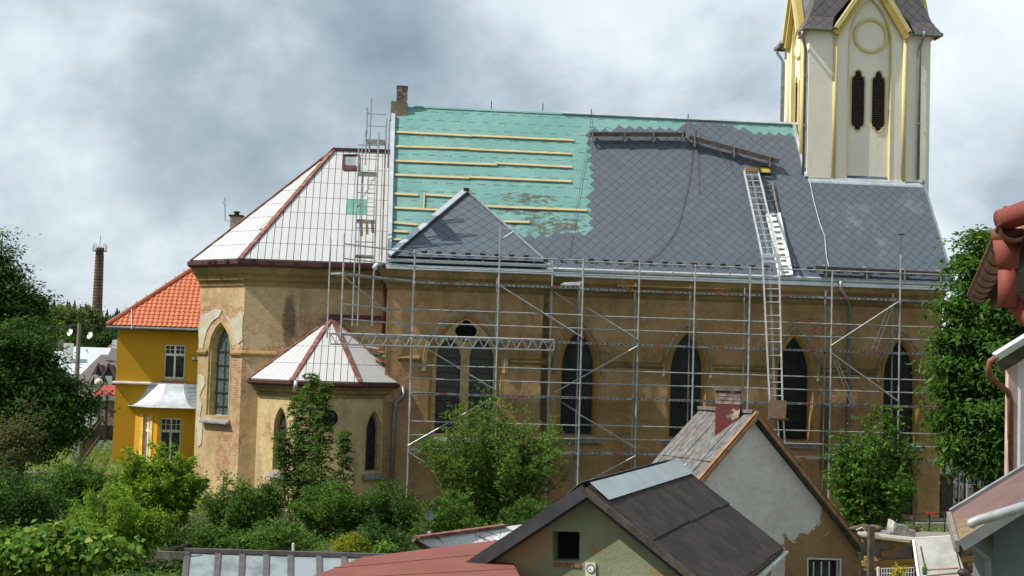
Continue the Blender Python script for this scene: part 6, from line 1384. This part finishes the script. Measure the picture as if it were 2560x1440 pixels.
# chestnut at the church corner
plant('chestnut_tree', 'tall dark leafy chestnut tree standing at the tower end of the church', 'tree', 2490, 915, 45, (1.75, 1.8, 2.4), 150, 105, .36, .22, .36, L_chest, 1, trunk=.22, droop=.7, hollow=.35, flat=.33, up=.9, lobes=[(0, 0, -.4, 1), (-.2, 0, 1.9, .72), (-.3, .4, 3.3, .42), (-.6, -.3, -2.3, .6), (.9, 0, -1.8, .9), (1.6, .5, 1.2, .9), (-1.35, 0, -1.5, .3), (-1.5, 0, -.4, .28), (-1.3, 0, .6, .3), (-.9, 0, 1.7, .35)], lump=.3)
shoot_bush('apple_tree', 'loose glossy leafed apple tree in front of the scaffold near the hut', 'tree', 2190, 1012, 43, 1.55, None, 58, 30, 10, .125, .48, L_mid, 2, twl=.55, droop=.25)
shoot_bush('willow_bush', 'tall loose pale green willow bush in front of the paired window', 'bush', 1240, 975, 45, 2.6, None, 120, 32, 11, .11, .34, L_wil, 3, ry=1.7, twl=.55)
for i, (x, y, D, rx, lf, mt, n, lab) in enumerate(((580, 1188, 41, 1.1, .09, L_mid, 46, 'dense dark green shrub below the apse window wall'), (668, 1205, 45, .75, .085, L_chest, 30, 'small dark shrub against the foot of the annex'), (835, 1205, 42, 1.35, .10, L_mid, 60, 'wide dark green shrub below the round annex window'), (985, 1205, 42, 1.1, .085, L_chest, 46, 'dark shrub beside the annex downpipe foot'), (1140, 1225, 38, 1.2, .095, L_mid, 50, 'low dark shrub behind the rusty white roof'), (1345, 1225, 39, 1.15, .09, L_chest, 46, 'dark shrub between willow bush and green shed'), (690, 1300, 35, 1.2, .09, L_mid, 42, 'low shadowy shrub behind the greenhouse'), (965, 1305, 34, 1.1, .085, L_dark, 40, 'low shadowy shrub beside the golden thuja'), (505, 1310, 35, .9, .09, L_chest, 34, 'low green shrub between the peach tree and the greenhouse'))):
    shoot_bush('garden_shrub', lab, 'shrub', x, y, D, rx, None, n, 24, 8, lf, .42, mt, 30+i, group='shrubs along the churchyard')
shoot_bush('lilac_bush', 'bright green lilac bush in front of the yellow oriel', 'bush', 400, 1108, 42, 1.7, None, 62, 22, 9, .16, .40, L_fresh, 50, droop=.3, ry=1.2)
shoot_bush('peach_tree', 'yellow green peach tree with long drooping leaves in the garden', 'tree', 290, 1205, 35, 1.5, None, 56, 24, 9, .16, .2, L_fresh, 51, droop=.9, ry=1.0)
shoot_bush('elder_bush', 'mid green elder bush in front of the timber fence', 'bush', 190, 1150, 47, 1.15, None, 44, 22, 8, .14, .32, L_mid, 52, droop=.3)
plant('grape_vine', 'pale broad leafed grape vine sprawling over the near garden', 'vine', 95, 1372, 27, (1.15, .7, .42), 150, 30, .13, .15, .85, L_vine, 53, trunk=.03, stems=3, hollow=.3, lump=.4, lobes=[(0, 0, 0, 1), (.9, 0, .02, .65), (-.6, 0, -.1, .7)])
plant('garden_shrub', 'shadowy dark shrub beneath the big tree beside the pipe railing', 'shrub', 40, 1265, 37, (1.3, .9, .8), 170, 55, .16, .11, .4, L_dark, 54, trunk=.03, stems=5, hollow=.3, group='shrubs along the churchyard')
plant('cherry_tree', 'loose young cherry tree with reddish tinge under the big dark tree', 'tree', 30, 1120, 42, (.95, .9, 1.2), 120, 40, .17, .11, .48, leaf_mat('cherry leaf', (.05, .095, .022), (.085, .125, .035), (.22, .10, .05)), 55, trunk=.05, hollow=.2, lump=.4)
plant('tall_tree', 'tall dark broadleaf tree rising above the far houses', 'tree', -5, 800, 58, (1.9, 1.8, 2.2), 170, 110, .36, .16, .5, L_dark, 56, trunk=.25, hollow=.35, flat=.4, lump=.35, lobes=[(0, 0, 0, 1), (-.4, 0, 2.3, .55), (.9, 0, .7, .5), (-.3, .0, -2.4, 1)])
plant('walnut_tree', 'broad shady green tree with low hanging boughs over the railing', 'tree', 62, 975, 50, (1.9, 1.6, 1.9), 170, 110, .34, .17, .42, L_dark, 57, trunk=.2, hollow=.35, flat=.38, droop=.4, lump=.35, lobes=[(0, 0, 0, 1), (-.8, 0, 1.0, .8), (.75, 0, -1.0, .75), (-1.2, 0, -1.2, .8)])
# ash saplings: upright stems with tiers of drooping pinnate leaves
def sapling(label, stems, seed, mat=L_mid):
    rng = np.random.default_rng(seed); b0 = stems[0]; t = thing('ash_sapling', label, 'sapling', V(b0[0].x, b0[0].y, 0)); b = MB(); vs = []
    for base, top, rad in stems:
        b.tube([base, base.lerp(top, .5)+V(.03, 0, 0), top], [.03, .02, .008], 6); H = (top-base).length
        n = int(H/.13)
        for k in range(n):
            f = .14+.86*k/n; p = base.lerp(top, f); R = rad*(1.05-.75*f)+.1
            for q in range(4):
                a = rng.uniform(0, 6.28); dr = np.array([math.cos(a), math.sin(a), .25]); m = 9; tt = np.linspace(.15, 1, m)
                pts = np.array(p)+dr*R*tt[:, None]+np.array([0, 0, -.45*R])*(tt**2)[:, None]
                side = np.array([-math.sin(a), math.cos(a), 0]); PP = np.concatenate([pts, pts]); dd = np.concatenate([np.repeat([side+dr*.4], m, 0), np.repeat([-side+dr*.4], m, 0)])
                vs.append(leaves(PP, .14, .36, rng, .8, .3, None, dd)); b.tube([p, Vector(pts[4]), Vector(pts[-1])], .005, 4, False)
    leaf_obj('crown', np.concatenate(vs), mat, t); b.build('trunk', M_bark, t)
gzz = lambda x, y, D: V(atD(x, y, D).x, atD(x, y, D).y, 0)
sapling('tall ash sapling with feathery leaves growing before the round annex window', [(gzz(772, 1200, 46.5), atD(775, 928, 46.5), .55), (gzz(800, 1200, 46.3), atD(812, 952, 46.3), .42), (gzz(752, 1200, 46.8), atD(741, 985, 46.8), .42), (gzz(730, 1200, 46.6), atD(700, 1075, 46.6), .4)], 60)
sapling('slim ash sapling standing alone below the right annex window', [(gzz(855, 1200, 46), atD(861, 1072, 46), .34)], 61)
# golden thuja
plant('golden_thuja', 'small rounded golden thuja behind the red felt roof', 'shrub', 878, 1375, 30, (.38, .36, .32), 160, 40, .05, .06, .3, L_thuja, 62, trunk=.03, hollow=.75, up=.9, lump=.1)
plant('rose_bush', 'thin yellow green rose bush beside the golden thuja', 'shrub', 960, 1378, 30.5, (.28, .25, .2), 22, 18, .07, .07, .6, L_vine, 63, trunk=.015, stems=3, hollow=.2)
plant('yellow_flower', 'yellow flowering plant growing in front of the wire cage', 'plant', 2246, 1432, 24.5, (.16, .12, .14), 26, 12, .035, .05, .6, leaf_mat('yellow flower', (.35, .28, .02), (.5, .4, .03), (.12, .2, .03)), 64, trunk=.008, stems=3, hollow=.1)
# trees beyond the street
for i, (x, y, D, r, m, lab) in enumerate(((150, 812, 150, (2.9, 2.5, 2.4), L_far, 'pale olive linden crown beyond the far roofs'), (212, 818, 165, (2.4, 2.2, 2.2), L_far, 'pale olive linden crown beside the factory chimney'), (90, 850, 140, (2.2, 2, 2.2), L_mid, 'dark green tree behind the small satellite dish'), (262, 860, 175, (2.0, 2, 1.6), L_dark, 'dark tree between factory chimney and yellow house'), (120, 900, 125, (1.8, 1.8, 1.6), L_dark, 'dark garden tree beside the pale metal roof'))):
    plant('far_tree', lab, 'tree', x, y, D, r, 150, 40, .42, .4, .6, m, 70+i, trunk=.2, hollow=.4, group='trees beyond the far houses', lump=.35)
plant('far_tree', 'sunlit shrubby tree behind the parked cars', 'tree', 2500, 1150, 75, (3.0, 2, 1.6), 170, 45, .35, .3, .55, L_fresh, 77, trunk=.2, hollow=.4, group='trees beyond the far houses')
# forested hill on the horizon
hx0, hx1 = atD(-900, 850, 620).x, atD(1500, 850, 620).x; yb_ = atD(100, 850, 620).y
rng = np.random.default_rng(5); b = MB(); n = 60; ra_, rb_2 = [], []
for k in range(n+1):
    f = k/n; x = hx0+(hx1-hx0)*f; hgt = 20+2.5*math.sin(f*9)+1.5*math.sin(f*23); ra_.append(V(x, yb_-60, 0)); rb_2.append(V(x, yb_+40, hgt))
tag(MB().loft([ra_, rb_2], False).loft([rb_2, [p+V(0, 200, 6) for p in rb_2]], False).build('hill', simple('hill ground', (.03, .05, .025), rough=1)), kind='structure')
vs, fs = [], []
for k in range(3000):
    f = rng.uniform(0, 1); x = hx0+(hx1-hx0)*f; g_ = rng.uniform(0, 1); y = yb_-60+100*g_; hgt = (20+2.5*math.sin(f*9)+1.5*math.sin(f*23))*g_; H = rng.uniform(7, 12); R = H*.2; b0 = len(vs); nn2 = 7
    for lv in range(3):
        z0_ = hgt+H*(.08+.28*lv); rr_ = R*(1-.28*lv); o_ = len(vs)
        for q in range(nn2): a = 2*math.pi*q/nn2+lv; rj = rr_*rng.uniform(.75, 1.2); vs.append((x+rj*math.cos(a), y+rj*math.sin(a), z0_+rng.uniform(-.3, .3)))
        vs.append((x, y, z0_+H*.42)); fs += [(o_+q, o_+(q+1) % nn2, o_+nn2) for q in range(nn2)]
me = bpy.data.meshes.new('forest'); me.from_pydata(vs, [], fs); me.materials.append(simple('distant spruce', (.018, .032, .028), (.028, .045, .034), .08, 1)); o = bpy.data.objects.new('forest', me); COL.objects.link(o); tag(o, 'dark spruce forest covering the distant hill', 'forest', kind='stuff')
# garden undergrowth and rough grass
def undergrowth(name, label, poly, n, hmax, leaf, mat, seed, asp=.35):
    rng = np.random.default_rng(seed); P = []; xs = [p[0] for p in poly]; ys = [p[1] for p in poly]
    while len(P) < n:
        q = np.stack([rng.uniform(min(xs), max(xs), n), rng.uniform(min(ys), max(ys), n)], 1)
        P += [p for p in q if inpoly(p[0], p[1], poly)]
    P = np.array(P[:n]); nz = .5+.5*np.sin(P[:, 0]*1.9+np.sin(P[:, 1]*1.3)*2)*np.cos(P[:, 1]*1.1); z = rng.uniform(0, 1, n)**1.5*hmax*(.35+.65*nz)
    o = thing(name, label, 'plants', (0, 0, 0)); Vt = leaves(np.column_stack([P, z]), leaf, asp, rng, .3); bpy.data.objects.remove(o); WL.pop(name, None)
    d = bpy.data.objects.new('x', None); WL['x'] = V(0, 0, 0); COL.objects.link(d); m = leaf_obj(name, Vt, mat, d); m.parent = None; bpy.data.objects.remove(d); tag(m, label, 'plants', kind='stuff')
undergrowth('garden_undergrowth', 'tangled green garden plants covering the ground below the church', [(-14, 25), (-4.5, 25), (6, 33), (9, 47), (-4, 48.5), (-14, 47)], 45000, .6, .13, L_mid, 80)
undergrowth('yard_grass', 'rough green grass around the churchyard and street', [(-14, 47), (-5, 49), (-7, 68), (-11, 80), (-30, 95), (-24, 50)], 26000, .35, .3, L_fresh, 81, .12)
undergrowth('yard_weeds', 'low weeds growing behind the hut and below the apple tree', [(6, 33), (16, 30), (22, 48), (9, 48)], 16000, .5, .13, L_mid, 82)
